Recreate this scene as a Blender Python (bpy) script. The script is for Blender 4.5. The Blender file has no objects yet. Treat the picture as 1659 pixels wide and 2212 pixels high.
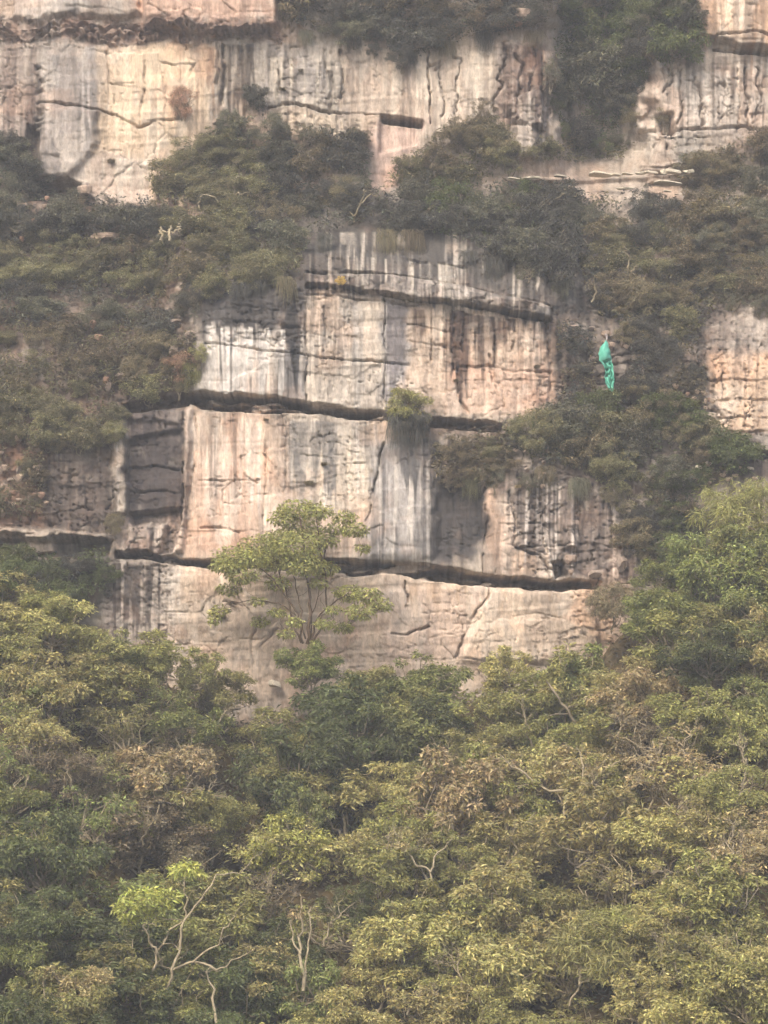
import bpy, math, random
import numpy as np
from mathutils import Vector, Matrix

# ------------------------------------------------------------------ camera, sky, sun, exposure
sc = bpy.context.scene
CAM_Y, CAM_Z = -110.0, 8.0
PITCH = math.atan2(12.0, 110.0)
TANH = 20.0 / 110.65                     # tan of half the vertical field of view
cam_d = bpy.data.cameras.new('camera'); cam = bpy.data.objects.new('camera', cam_d)
sc.collection.objects.link(cam); sc.camera = cam
cam.location = (0, CAM_Y, CAM_Z)
cam.rotation_euler = (math.radians(90) + PITCH, 0, 0)
cam_d.sensor_fit = 'VERTICAL'; cam_d.sensor_height = 24; cam_d.lens = 12.0 / TANH
cam_d.clip_start = 0.5; cam_d.clip_end = 3000

SUN_EL, SUN_AZ = math.radians(46), math.radians(-26)   # azimuth from the camera's back, negative = from the left
world = bpy.data.worlds.new('World'); sc.world = world; world.use_nodes = True
wn = world.node_tree.nodes; wl = world.node_tree.links
sky = wn.new('ShaderNodeTexSky'); sky.sky_type = 'NISHITA'; sky.sun_disc = False
sky.sun_elevation = SUN_EL; sky.sun_rotation = math.radians(180) - SUN_AZ
sky.air_density = 1.0; sky.dust_density = 4.0; sky.ozone_density = 0.6
wl.new(sky.outputs[0], wn['Background'].inputs[0]); wn['Background'].inputs[1].default_value = 0.15
sun_d = bpy.data.lights.new('sun', 'SUN'); sun = bpy.data.objects.new('sun', sun_d); sc.collection.objects.link(sun)
sun_d.energy = 1.8; sun_d.angle = math.radians(22); sun_d.color = (1.0, 0.95, 0.88)
sdir = Vector((math.sin(SUN_AZ) * math.cos(SUN_EL), -math.cos(SUN_AZ) * math.cos(SUN_EL), math.sin(SUN_EL)))  # towards the sun
sun.rotation_euler = sdir.to_track_quat('Z', 'Y').to_euler()
sc.view_settings.view_transform = 'Standard'; sc.view_settings.look = 'None'
sc.view_settings.gamma = 1; sc.view_settings.use_curve_mapping = False
sc.view_settings.exposure = 0.98
sc.cycles.use_denoising = True; sc.cycles.use_adaptive_sampling = True; sc.cycles.adaptive_threshold = 0.05; sc.cycles.adaptive_min_samples = 16
sc.cycles.max_bounces = 4; sc.cycles.diffuse_bounces = 2; sc.cycles.transmission_bounces = 2; sc.cycles.transparent_max_bounces = 4

# ------------------------------------------------------------------ helpers
COL = sc.collection
W0, H0 = 829.5, 1106.0                     # the photograph is laid out on a 1659 x 2212 sheet
CP, SP = math.cos(PITCH), math.sin(PITCH)

def place(vx, vy, y):
    """the point of the place seen at sheet position (vx, vy) that lies at depth y"""
    sx = (np.asarray(vx, float) - W0) / H0 * TANH; sy = (H0 - np.asarray(vy, float)) / H0 * TANH
    dx, dy, dz = sx, CP - SP * sy, SP + CP * sy
    t = (np.asarray(y, float) - CAM_Y) / dy
    return dx * t, CAM_Y + dy * t, CAM_Z + dz * t

def metres(r, y):                          # sheet length -> metres at depth y
    return r / H0 * TANH * (y - CAM_Y)

def _hash(i, j, seed):
    n = (i.astype(np.int64) * 374761393 + j.astype(np.int64) * 668265263 + seed * 982451653) & 0x7fffffff
    n = ((n ^ (n >> 13)) * 1274126177) & 0x7fffffff
    n = (n ^ (n >> 16)) & 0xffff
    return n / 65535.0

def vnoise(x, y, seed):
    xi = np.floor(x); yi = np.floor(y); fx = x - xi; fy = y - yi
    fx = fx * fx * (3 - 2 * fx); fy = fy * fy * (3 - 2 * fy)
    a = _hash(xi, yi, seed); b = _hash(xi + 1, yi, seed); c = _hash(xi, yi + 1, seed); d = _hash(xi + 1, yi + 1, seed)
    return (a * (1 - fx) + b * fx) * (1 - fy) + (c * (1 - fx) + d * fx) * fy

def fbm(x, y, sx, sy, seed, octv=4, gain=0.5):
    v = np.zeros_like(x); amp = 1.0; tot = 0
    for o in range(octv):
        v += amp * vnoise(x / sx * 2 ** o + 17.3 * o, y / sy * 2 ** o + 9.1 * o, seed + o * 31); tot += amp; amp *= gain
    return v / tot                         # 0..1, mean .5

def sstep(a, b, x):
    t = np.clip((x - a) / (b - a), 0, 1); return t * t * (3 - 2 * t)

def cells(x, y, sx, sy, seed):
    """jittered cells: random value of the nearest, and F2-F1 (small along the joints)"""
    gx = x / sx; gy = y / sy; xi = np.floor(gx); yi = np.floor(gy)
    f1 = np.full(x.shape, 9.0); f2 = np.full(x.shape, 9.0); val = np.zeros(x.shape)
    for dx in (-1, 0, 1):
        for dy in (-1, 0, 1):
            cx = xi + dx; cy = yi + dy
            px = cx + 0.15 + 0.7 * _hash(cx, cy, seed); py = cy + 0.15 + 0.7 * _hash(cx, cy, seed + 7)
            d = np.maximum(np.abs(px - gx), np.abs(py - gy)) * 0.7 + np.hypot(px - gx, py - gy) * 0.3
            v = _hash(cx, cy, seed + 13)
            near = d < f1
            f2 = np.where(near, f1, np.minimum(f2, d)); val = np.where(near, v, val); f1 = np.where(near, d, f1)
    return val, f2 - f1

def lin(c):
    c = np.asarray(c, float) / 255.0
    return np.where(c <= 0.04045, c / 12.92, ((c + 0.055) / 1.055) ** 2.4)

def new_mesh(name, verts, quads, cols=None, smooth=True):
    me = bpy.data.meshes.new(name)
    verts = np.asarray(verts, np.float32); quads = np.asarray(quads, np.int32)
    n = len(verts); f = len(quads); k = quads.shape[1]
    me.vertices.add(n); me.vertices.foreach_set('co', verts.ravel())
    me.loops.add(f * k); me.loops.foreach_set('vertex_index', quads.ravel())
    me.polygons.add(f)
    me.polygons.foreach_set('loop_start', np.arange(0, f * k, k, dtype=np.int32))
    me.polygons.foreach_set('loop_total', np.full(f, k, np.int32))
    me.polygons.foreach_set('use_smooth', np.full(f, smooth, bool))
    if cols is not None:
        at = me.color_attributes.new('col', 'FLOAT_COLOR', 'POINT')
        c = np.ones((n, 4), np.float32); c[:, :3] = cols; at.data.foreach_set('color', c.ravel())
    me.update(calc_edges=True); me.validate(clean_customdata=False)
    return me

def link(name, me, mat=None, parent=None):
    o = bpy.data.objects.new(name, me); COL.objects.link(o)
    if mat is not None and me is not None:
        if len(me.materials) == 0: me.materials.append(mat)
        else: o.material_slots[0].link = 'OBJECT'; o.material_slots[0].material = mat
    if parent is not None: o.parent = parent
    return o

def tag(o, label=None, cat=None, group=None, kind=None):
    if label: o['label'] = label
    if cat: o['category'] = cat
    if group: o['group'] = group
    if kind: o['kind'] = kind
    return o

def tubes(paths, sides=5):
    """list of (points, radii) -> verts, quads of tapered tubes"""
    V = []; Q = []
    for pts, rad in paths:
        pts = np.asarray(pts, float); b = len(V) and sum(len(v) for v in V)
        n = len(pts)
        tan = np.gradient(pts, axis=0); tan /= np.linalg.norm(tan, axis=1)[:, None] + 1e-9
        ref = np.where(np.abs(tan[:, 2:3]) < 0.85, np.array([[0, 0, 1.0]]), np.array([[1.0, 0, 0]]))
        ref = np.repeat(ref[n // 2:n // 2 + 1], n, 0)
        u = np.cross(tan, ref); u /= np.linalg.norm(u, axis=1)[:, None] + 1e-9
        w = np.cross(tan, u)
        ang = np.arange(sides) / sides * 2 * np.pi
        ring = pts[:, None] + np.asarray(rad)[:, None, None] * (np.cos(ang)[None, :, None] * u[:, None] + np.sin(ang)[None, :, None] * w[:, None])
        V.append(ring.reshape(-1, 3))
        for i in range(n - 1):
            for k in range(sides):
                k2 = (k + 1) % sides
                Q.append((b + i * sides + k, b + i * sides + k2, b + (i + 1) * sides + k2, b + (i + 1) * sides + k))
    return np.concatenate(V), np.array(Q)

# ------------------------------------------------------------------ materials
def nodes_of(m):
    m.use_nodes = True; return m.node_tree.nodes, m.node_tree.links

def rock_material():
    m = bpy.data.materials.new('weathered_rock'); n, l = nodes_of(m); b = n['Principled BSDF']
    b.inputs['Roughness'].default_value = 0.93; b.inputs['Specular IOR Level'].default_value = 0.15
    at = n.new('ShaderNodeAttribute'); at.attribute_name = 'col'
    tc = n.new('ShaderNodeTexCoord')
    mp = n.new('ShaderNodeMapping'); mp.inputs['Scale'].default_value = (2.2, 2.2, 0.9); l.new(tc.outputs['Object'], mp.inputs[0])
    n1 = n.new('ShaderNodeTexNoise'); n1.inputs['Scale'].default_value = 3.2; n1.inputs['Detail'].default_value = 9; n1.inputs['Roughness'].default_value = 0.72
    l.new(mp.outputs[0], n1.inputs['Vector'])
    mr = n.new('ShaderNodeMapRange'); mr.inputs[1].default_value = 0.3; mr.inputs[2].default_value = 0.7; mr.inputs[3].default_value = 0.62; mr.inputs[4].default_value = 1.3
    l.new(n1.outputs[0], mr.inputs[0])
    mx = n.new('ShaderNodeMix'); mx.data_type = 'RGBA'; mx.blend_type = 'MULTIPLY'; mx.inputs[0].default_value = 1
    l.new(at.outputs['Color'], mx.inputs[6]); l.new(mr.outputs[0], mx.inputs[7]); l.new(mx.outputs[2], b.inputs['Base Color'])
    bp = n.new('ShaderNodeBump'); bp.inputs['Strength'].default_value = 0.7; bp.inputs['Distance'].default_value = 0.06
    l.new(n1.outputs[0], bp.inputs['Height']); l.new(bp.outputs[0], b.inputs['Normal'])
    return m

def leaf_material(name, srgb, k=1.05, trans=0.35, spread=0.34, sheen=0.35):
    c = lin(srgb) * k
    m = bpy.data.materials.new(name); n, l = nodes_of(m); b = n['Principled BSDF']
    b.inputs['Roughness'].default_value = 0.55; b.inputs['Specular IOR Level'].default_value = sheen
    at = n.new('ShaderNodeAttribute'); at.attribute_name = 'col'       # one grey value for each leaf
    oi = n.new('ShaderNodeObjectInfo')
    hs = n.new('ShaderNodeHueSaturation'); hs.inputs['Color'].default_value = (*c, 1)
    h = n.new('ShaderNodeMapRange'); h.inputs[3].default_value = 0.488; h.inputs[4].default_value = 0.510; l.new(oi.outputs['Random'], h.inputs[0]); l.new(h.outputs[0], hs.inputs['Hue'])
    v = n.new('ShaderNodeMapRange'); v.inputs[3].default_value = 1 - spread * 0.5; v.inputs[4].default_value = 1 + spread * 0.5; l.new(oi.outputs['Random'], v.inputs[0]); l.new(v.outputs[0], hs.inputs['Value'])
    mx = n.new('ShaderNodeMix'); mx.data_type = 'RGBA'; mx.blend_type = 'MULTIPLY'; mx.inputs[0].default_value = 1
    l.new(hs.outputs[0], mx.inputs[6]); l.new(at.outputs['Color'], mx.inputs[7]); l.new(mx.outputs[2], b.inputs['Base Color'])
    tr = n.new('ShaderNodeBsdfTranslucent'); l.new(mx.outputs[2], tr.inputs['Color'])
    ms = n.new('ShaderNodeMixShader'); ms.inputs[0].default_value = trans
    l.new(b.outputs[0], ms.inputs[1]); l.new(tr.outputs[0], ms.inputs[2]); l.new(ms.outputs[0], n['Material Output'].inputs['Surface'])
    return m

def bark_material(name, srgb, k=0.7):
    c = lin(srgb) * k
    m = bpy.data.materials.new(name); n, l = nodes_of(m); b = n['Principled BSDF']
    b.inputs['Roughness'].default_value = 0.9; b.inputs['Specular IOR Level'].default_value = 0.15
    tc = n.new('ShaderNodeTexCoord'); n1 = n.new('ShaderNodeTexNoise'); n1.inputs['Scale'].default_value = 6; n1.inputs['Detail'].default_value = 6
    l.new(tc.outputs['Object'], n1.inputs['Vector'])
    r = n.new('ShaderNodeValToRGB'); r.color_ramp.elements[0].position = 0.3; r.color_ramp.elements[1].position = 0.7
    r.color_ramp.elements[0].color = (*(c * 0.6), 1); r.color_ramp.elements[1].color = (*(c * 1.25), 1)
    l.new(n1.outputs[0], r.inputs[0]); l.new(r.outputs[0], b.inputs['Base Color'])
    return m

M_ROCK = rock_material()
LEAF = {
    'olive':        leaf_material('olive_leaf', (141, 138, 84)),
    'pale_olive':   leaf_material('pale_olive_leaf', (165, 157, 103)),
    'straw':        leaf_material('straw_leaf', (168, 153, 112)),
    'deep':         leaf_material('deep_green_leaf', (94, 100, 60)),
    'grey_green':   leaf_material('grey_green_leaf', (108, 106, 86)),
    'dark_grey':    leaf_material('dark_grey_leaf', (84, 82, 72)),
    'brown_olive':  leaf_material('brown_olive_leaf', (119, 108, 82)),
    'red_brown':    leaf_material('red_brown_leaf', (140, 112, 88)),
    'yellow_green': leaf_material('yellow_green_leaf', (168, 168, 94)),
    'fresh':        leaf_material('fresh_green_leaf', (128, 133, 78)),
    'ledge_olive':  leaf_material('dull_olive_leaf', (122, 117, 84)),
    'mixed':        leaf_material('mixed_leaf', (255, 255, 255), 1.0, spread=0.0),
    'yellow':       leaf_material('yellow_leaf', (228, 202, 120), .9, spread=0.0),
    'dry':          leaf_material('dry_leaf', (176, 146, 122)),
}
M_BARK_PALE = bark_material('pale_bark', (184, 168, 136))
M_BARK_DARK = bark_material('dark_bark', (112, 92, 70))
M_BARK_GREY = bark_material('grey_bark', (160, 146, 122))

# ------------------------------------------------------------------ the cliff: one relief, cut into its natural faces
STEP = 2.5
gx = np.concatenate([np.arange(-900, -120, 20), np.arange(-120, 1780, STEP), np.arange(1780, 2561, 20)]).astype(float)
gy = np.concatenate([np.arange(-900, -60, 20), np.arange(-60, 1560, STEP), np.arange(1560, 1741, 20)]).astype(float)
NX, NY = len(gx), len(gy)
X, Y = np.meshgrid(gx, gy)
WX = X + (fbm(X, Y, 60, 60, 5, 3) - .5) * 22 + (fbm(X, Y, 14, 14, 6, 2) - .5) * 7     # warped coordinates keep every edge uneven
WY = Y + (fbm(X, Y, 70, 50, 8, 3) - .5) * 16 + (fbm(X, Y, 14, 10, 9, 2) - .5) * 5

def _box(x0, x1, y0, y1, pad):
    i0, i1 = np.searchsorted(gx, [x0 - pad, x1 + pad]); j0, j1 = np.searchsorted(gy, [y0 - pad, y1 + pad])
    return slice(max(j0, 0), max(j1, 0)), slice(max(i0, 0), max(i1, 0))

def seg_dist(px, py, ax, ay, bx, by):
    dx, dy = bx - ax, by - ay; t = np.clip(((px - ax) * dx + (py - ay) * dy) / (dx * dx + dy * dy + 1e-9), 0, 1)
    return np.hypot(px - ax - t * dx, py - ay - t * dy), t

def poly(pts, soft=8, warp=1.0):
    """0..1 mask of a polygon with an uneven, soft edge; returns (slices, mask)"""
    p = np.array(pts, float); pad = soft + 30
    s = _box(p[:, 0].min(), p[:, 0].max(), p[:, 1].min(), p[:, 1].max(), pad)
    x = X[s] + (WX[s] - X[s]) * warp; y = Y[s] + (WY[s] - Y[s]) * warp
    d = np.full(x.shape, 1e9); ins = np.zeros(x.shape, bool); n = len(p)
    for i in range(n):
        ax, ay = p[i]; bx, by = p[(i + 1) % n]
        dd, _ = seg_dist(x, y, ax, ay, bx, by); d = np.minimum(d, dd)
        c = ((ay > y) != (by > y)); xx = (bx - ax) * (y - ay) / (by - ay + 1e-12) + ax
        ins ^= c & (x < xx)
    sd = np.where(ins, d, -d)
    return s, sstep(-soft, soft, sd)

def line(pts, width, warp=0.8):
    """0..1 ridge along a polyline, width may vary along it"""
    p = np.array(pts, float); w = np.full(len(p), width, float) if np.isscalar(width) else np.array(width, float)
    pad = w.max() * 2 + 30
    s = _box(p[:, 0].min(), p[:, 0].max(), p[:, 1].min(), p[:, 1].max(), pad)
    x = X[s] + (WX[s] - X[s]) * warp; y = Y[s] + (WY[s] - Y[s]) * warp
    m = np.zeros(x.shape)
    for i in range(len(p) - 1):
        d, t = seg_dist(x, y, *p[i], *p[i + 1]); ww = w[i] + (w[i + 1] - w[i]) * t
        m = np.maximum(m, 1 - sstep(ww * 0.6, ww * 1.25, d))
    return s, m

# --- large depth D0: benches and walls, metres behind the foot of the wall
def prof(y, ks, vs): return np.interp(y, ks, vs)
Yw = Y + (fbm(X, Y, 260, 120, 21, 3) - .5) * 60
D_mid = prof(Yw, [-900, -60, 60, 400, 450, 600, 650, 880, 1215, 1800], [14, 9.2, 9.0, 8.6, 7.6, 3.2, 2.2, 1.8, 1.2, 0.6])
D_left = prof(Yw, [-900, -60, 60, 400, 470, 860, 960, 1150, 1215, 1800], [14, 9.2, 9.0, 8.8, 7.6, 3.0, 2.2, 1.8, 1.3, 0.6])
D_right = prof(Yw, [-900, -60, 60, 380, 420, 700, 1040, 1150, 1260, 1800], [14, 9.4, 9.2, 8.8, 7.8, 4.2, 1.9, 1.7, 1.2, 0.6])
wl_ = 1 - sstep(330, 470, X); wr_ = sstep(1150, 1290, X)
D0 = D_mid * (1 - wl_) * (1 - wr_) + D_left * wl_ + D_right * wr_
Xg = X + (fbm(X, Y, 90, 70, 35, 4) - .5) * 90
D0 += sstep(1170, 1250, Xg) * (1 - sstep(1350, 1430, Xg)) * (1 - sstep(300, 430, Y)) * 2.6      # gully at the top
D0 += (fbm(X, Y, 500, 400, 33, 2) - .5) * 1.6

# --- relief h: metres towards the viewer
h = np.zeros_like(X)
flute = fbm(X, Y, 46, 420, 41, 4); h += (flute - .5) * 0.34
bed = fbm(X + 40 * fbm(X, Y, 200, 200, 3, 2), Y + X * 0.06, 420, 22, 44, 4)
h += (sstep(.35, .65, bed) - .5) * 0.045
va, ja = cells(WX, WY - X * 0.05, 120, 86, 51); h += (va - .5) * 0.09 - (1 - sstep(0.0, 0.03, ja)) * 0.10 * sstep(.55, .7, vnoise(X / 90, Y / 90, 52))
vb, jb = cells(WX, WY, 34, 15, 61)
rough = np.zeros_like(X)
for pts, a in [
    ([(440, 560), (1260, 520), (1260, 700), (660, 640), (660, 770), (440, 760)], .9), ([(870, 690), (1190, 700), (1190, 900), (870, 880)], .55),
    ([(1190, 600), (1800, 600), (1800, 1000), (1190, 1000)], 1.1), ([(-120, 420), (430, 500), (430, 860), (-120, 900)], 1.4), ([(-120, 900), (270, 900), (260, 1160), (-120, 1160)], 1.2),
    ([(270, 890), (400, 890), (390, 1200), (260, 1200)], .8), ([(1100, 1000), (1450, 1000), (1420, 1260), (1100, 1250)], 1.3), ([(230, 1215), (375, 1220), (375, 1370), (220, 1370)], .9),
    ([(1230, 1265), (1380, 1265), (1350, 1420), (1230, 1420)], 1.0), ([(930, 900), (1110, 900), (1110, 1050), (930, 1050)], 1.2), ([(660, 650), (870, 660), (870, 900), (660, 880)], .3),
    ([(600, 890), (830, 900), (800, 1110), (610, 1110)], .45), ([(-120, 40), (620, 40), (620, 100), (-120, 100)], 1.2), ([(1080, 80), (1190, 80), (1180, 290), (1080, 290)], .7),
    ([(1370, 120), (1800, 120), (1800, 400), (1370, 400)], .55), ([(460, 95), (740, 95), (740, 250), (460, 260)], .35), ([(-120, 95), (120, 95), (100, 330), (-120, 330)], .6), ([(590, 235), (840, 245), (800, 320), (590, 320)], .6)]:
    s, m = poly(pts, 22); rough[s] = np.maximum(rough[s], m * a)
h += rough * (vb - .5) * 0.07
def ridge(sx, sy, seed, w): return 1 - sstep(w * .4, w, np.abs(fbm(X, Y, sx, sy, seed, 3) - .5))
cm_ = sstep(.42, .60, fbm(X, Y, 120, 90, 55, 3))
XJ = X + (fbm(X, Y, 30, 30, 64, 2) - .5) * 5; YJ = Y + X * .04 + (fbm(X, Y, 60, 30, 65, 2) - .5) * 6
vc, jc = cells(XJ, YJ, 58, 21, 66); vd, jd = cells(XJ + 31, YJ, 26, 44, 67)
bro = sstep(.46, .60, fbm(X, Y, 70, 50, 57, 3)); bro2 = sstep(.48, .62, fbm(X, Y, 50, 70, 59, 3))
h += (vc - .5) * (.03 + .09 * rough) * bro + (vd - .5) * (.02 + .08 * rough) * bro2
h -= (1 - sstep(.0, .045, jc)) * (.05 + .17 * rough + .06 * cm_) * bro                      # short straight joints along the bedding
h -= (1 - sstep(.0, .045, jd)) * (.03 + .15 * rough + .05 * cm_) * bro2 * bro               # short upright joints
h += (fbm(X, Y, 26, 26, 71, 4) - .5) * (0.05 + 0.13 * rough)
pit = fbm(X, Y, 9, 7, 73, 2); h -= sstep(.70, .82, pit) * 0.10 * (0.1 + rough)

def dig(pts, depth, soft=3, warp=.6):
    s, m = poly(pts, soft, warp); h[s] -= depth * m; return s, m
def raise_(pts, amt, soft=5, warp=.8):
    s, m = poly(pts, soft, warp); h[s] += amt * m; return s, m
def crack(pts, w, depth, warp=.5):
    s, m = line(pts, np.asarray(w) * .8 if not np.isscalar(w) else w * .8, warp * 1.5)
    m = m * (0.35 + 0.65 * sstep(.36, .56, fbm(X[s], Y[s], 26, 22, int(pts[0][0]) % 97 + 400, 2)))
    h[s] -= depth * .8 * m; return s, m

# overhang slots and ledges of the big wall
SLOT_A = [(405, 852), (440, 846), (520, 850), (600, 858), (660, 868), (740, 880), (828, 892), (826, 908), (740, 900), (660, 894), (560, 888), (470, 884), (405, 872)]
SLOT_B = [(828, 894), (900, 896), (960, 906), (1020, 912), (1085, 918), (1085, 932), (1010, 930), (950, 926), (880, 914), (828, 908)]
SLOT_C = [(248, 1192), (330, 1196), (400, 1206), (480, 1208), (600, 1212), (720, 1212), (830, 1214), (930, 1220), (1040, 1238), (1100, 1246), (1200, 1252), (1292, 1258), (1292, 1274), (1200, 1272), (1090, 1268), (1040, 1264), (930, 1250), (830, 1240), (720, 1236), (600, 1228), (480, 1226), (400, 1222), (320, 1208), (248, 1206)]
for sl, dp in ((SLOT_A, 1.9), (SLOT_B, 1.3), (SLOT_C, 1.7)):
    s_, m_ = poly(sl, 3, .9); h[s_] -= dp * m_ * (.35 + .95 * sstep(.3, .6, fbm(X[s_], Y[s_], 46, 9, 131, 3)))
dig([(265, 872), (410, 850), (410, 876), (270, 892)], 1.2, 4)
crack([(560, 880), (700, 892), (828, 905)], 3, -0.55)                      # thin plates left standing in the slot
crack([(470, 868), (600, 874), (760, 892)], 2.5, -0.45)
crack([(960, 918), (1080, 926)], 3, -0.6)
# stepped lip of the middle wall
raise_([(655, 592), (840, 596), (1000, 620), (1190, 664), (1195, 690), (1000, 660), (830, 640), (660, 618)], 0.55, 4, .5)
crack([(660, 588), (760, 586), (840, 594), (930, 606), (1060, 632), (1190, 660)], 3.2, 0.55)
crack([(662, 618), (740, 624), (830, 640), (920, 648), (1000, 662), (1090, 676), (1190, 694)], 4.2, 0.75)
crack([(665, 634), (740, 640), (830, 654), (900, 660)], 2.4, 0.35)
crack([(880, 560), (1000, 576), (1100, 590)], 2.5, .3)
# fractures across the middle wall
crack([(445, 742), (520, 752), (600, 762), (700, 772), (830, 782), (880, 786)], 2.4, 0.40)
crack([(455, 690), (560, 700), (650, 706)], 2.2, 0.25)
crack([(500, 655), (600, 668)], 2.2, .25)
for xs, y0, y1, w in [(660, 650, 868, 3), (745, 640, 700, 2.2), (832, 650, 860, 2.4), (978, 664, 800, 5), (1003, 672, 760, 4), (1070, 690, 790, 3), (1112, 690, 760, 3.4), (1186, 690, 880, 5), (930, 664, 780, 2.2), (700, 660, 760, 2)]:
    crack([(xs, y0), (xs + 3, (y0 + y1) / 2), (xs - 2, y1)], w, 0.30)
crack([(880, 700), (980, 720)], 2, .2); crack([(880, 740), (980, 752)], 2, .2); crack([(985, 800), (1060, 790), (1110, 805), (1190, 800)], 3, .3)
crack([(985, 800), (990, 850), (1010, 895)], 4, .35); crack([(1060, 770), (1066, 830), (1090, 880)], 4, .3)
# lower middle wall
crack([(829, 955), (822, 985), (812, 1030), (800, 1080), (793, 1130)], [4, 4, 3.5, 3, 2], 0.45)
raise_([(832, 955), (930, 965), (930, 1205), (795, 1205), (800, 1100)], 0.2, 14)
dig([(936, 1070), (965, 1050), (1010, 1046), (1042, 1070), (1042, 1150), (1024, 1180), (985, 1206), (935, 1210), (940, 1130)], 0.35, 14)
raise_([(1046, 1040), (1105, 1040), (1100, 1240), (1036, 1240)], 0.2, 12)
crack([(1046, 1050), (1050, 1110), (1044, 1160), (1040, 1235)], 3.5, .4); crack([(1102, 1060), (1110, 1130), (1105, 1180), (1160, 1200), (1185, 1225)], 3, .4)
dig([(1195, 1215), (1215, 1210), (1228, 1240), (1200, 1246)], 0.9, 4)
raise_([(1215, 1055), (1240, 1055), (1245, 1185), (1218, 1185)], 0.35, 6)
crack([(1110, 1185), (1200, 1180), (1300, 1175), (1390, 1190)], 3, .3); crack([(1250, 1060), (1256, 1180)], 4, .3); crack([(1170, 1060), (1178, 1190)], 4, .3); crack([(1320, 1080), (1330, 1180)], 4, .3)
raise_([(395, 890), (420, 885), (410, 1000), (395, 1190), (375, 1195), (385, 1050)], 0.35, 6)
crack([(398, 960), (396, 1020), (394, 1080), (385, 1150), (378, 1190)], 3.5, .6)
crack([(425, 895), (428, 960), (410, 1060), (400, 1120)], 2.2, .25)
for a in ([(570, 900), (575, 1000), (570, 1120)], [(618, 905), (620, 1010), (612, 1100)], [(716, 1040), (708, 1110)], [(650, 980), (720, 990)], [(430, 1035), (500, 1040), (560, 1036)], [(430, 1140), (480, 1136), (520, 1148)], [(520, 990), (530, 1030), (556, 1042)]):
    crack(a, 2.1, .22)
# dark blocks at the left of the lower wall
dig([(272, 905), (398, 925), (392, 1110), (275, 1112)], 0.3, 6, 1.2)
raise_([(245, 905), (274, 905), (274, 1110), (245, 1110)], .35, 5)
raise_([(275, 890), (400, 890), (398, 930), (340, 938), (300, 945), (275, 955)], .35, 5)
dig([(275, 1105), (395, 1100), (372, 1192), (345, 1195), (360, 1130), (290, 1135)], 0.9, 5)
crack([(280, 1010), (340, 1005), (390, 1015)], 3, .35); crack([(280, 1060), (390, 1066)], 2.5, .3)
raise_([(290, 1130), (330, 1125), (325, 1190), (268, 1192)], .4, 5)
# left ledge
raise_([(-120, 1140), (100, 1144), (240, 1153), (240, 1164), (100, 1158), (-120, 1154)], .55, 4, 1.2)
dig([(-120, 1166), (240, 1168), (230, 1200), (-120, 1200)], 0.8, 6)
raise_([(62, 1158), (112, 1158), (116, 1192), (60, 1196)], .8, 4)
# base wall
crack([(873, 1258), (878, 1285), (874, 1312)], 2.6, .45); crack([(850, 1368), (880, 1370), (900, 1358), (925, 1352)], 2.6, .45)
crack([(1062, 1272), (1050, 1300), (1022, 1340), (1000, 1380), (985, 1420)], [6, 4, 3, 3, 3], .3)
raise_([(1062, 1275), (1290, 1272), (1290, 1430), (990, 1430)], .25, 9)
crack([(560, 1330), (540, 1380), (550, 1440)], 2.4, .3); crack([(600, 1360), (560, 1400)], 2, .25); crack([(480, 1300), (520, 1310), (580, 1300)], 2, .2); crack([(1110, 1330), (1160, 1325), (1220, 1340)], 2, .15)
raise_([(370, 1225), (610, 1235), (600, 1330), (500, 1380), (380, 1360)], .15, 30)
# upper wall
raise_([(25, -80), (312, -80), (316, 36), (240, 44), (150, 38), (90, 44), (30, 40)], .28, 8, 2.0)
raise_([(312, -80), (620, -80), (600, 60), (460, 80), (318, 60)], 0.7, 8)
dig([(-120, 44), (310, 46), (470, 72), (600, 84), (600, 94), (450, 96), (200, 88), (-120, 86)], 0.12, 9, 1.8)
for yy in (56, 66, 76): crack([(-100, yy), (120, yy + 4), (300, yy + 6), (460, yy + 12), (600, yy + 8)], 2.6, -.4, 2.0)
crack([(80, 222), (120, 221), (200, 235), (250, 250), (298, 271), (340, 262), (400, 256)], [3, 3, 2.6, 2.6, 4, 2, 1.5], .5)
crack([(575, 232), (610, 226), (640, 225), (690, 237), (740, 240)], [3, 3.5, 3.5, 4, 2], .6)
crack([(740, 240), (790, 244), (830, 246)], 1.8, .35)
dig([(824, 246), (868, 252), (912, 263), (910, 274), (868, 266), (824, 260)], 1.3, 2.5, .3); dig([(824, 254), (912, 268), (895, 310), (822, 330)], .35, 6, .5)
crack([(925, 112), (927, 180), (925, 265)], [3, 2.6, 2.4], .5)
crack([(310, 130), (312, 200), (303, 268)], 2, .3); crack([(235, 110), (234, 215)], 2, .22); crack([(345, 132), (380, 138), (420, 136)], 2, .25); crack([(418, 138), (412, 168)], 1.8, .25)
crack([(240, 182), (264, 186)], 2.2, .3)
for xs, y0, y1, w in [(470, 95, 180, 4), (483, 100, 225, 5), (520, 95, 130, 3), (700, 110, 170, 3), (712, 160, 240, 6), (735, 110, 235, 4), (605, 150, 200, 3)]:
    crack([(xs, y0), (xs + 3, (y0 + y1) / 2), (xs, y1)], w, .35)
for yy in (155, 178, 195, 235, 252, 270): dig([(68 + yy % 7, yy - 7), (88, yy - 5 + yy % 4), (93, yy + 3), (72, yy + 5)], .32, 5, 2.0)
dig([(60, 270), (84, 285), (82, 360), (50, 340)], .9, 8)
raise_([(90, 225), (205, 240), (210, 330), (150, 385), (75, 385), (90, 300)], .3, 9, 1.5)
dig([(72, 388), (150, 388), (175, 400), (160, 430), (60, 430)], 1.2, 6)
raise_([(157, 420), (190, 396), (210, 432)], .5, 5)
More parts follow.
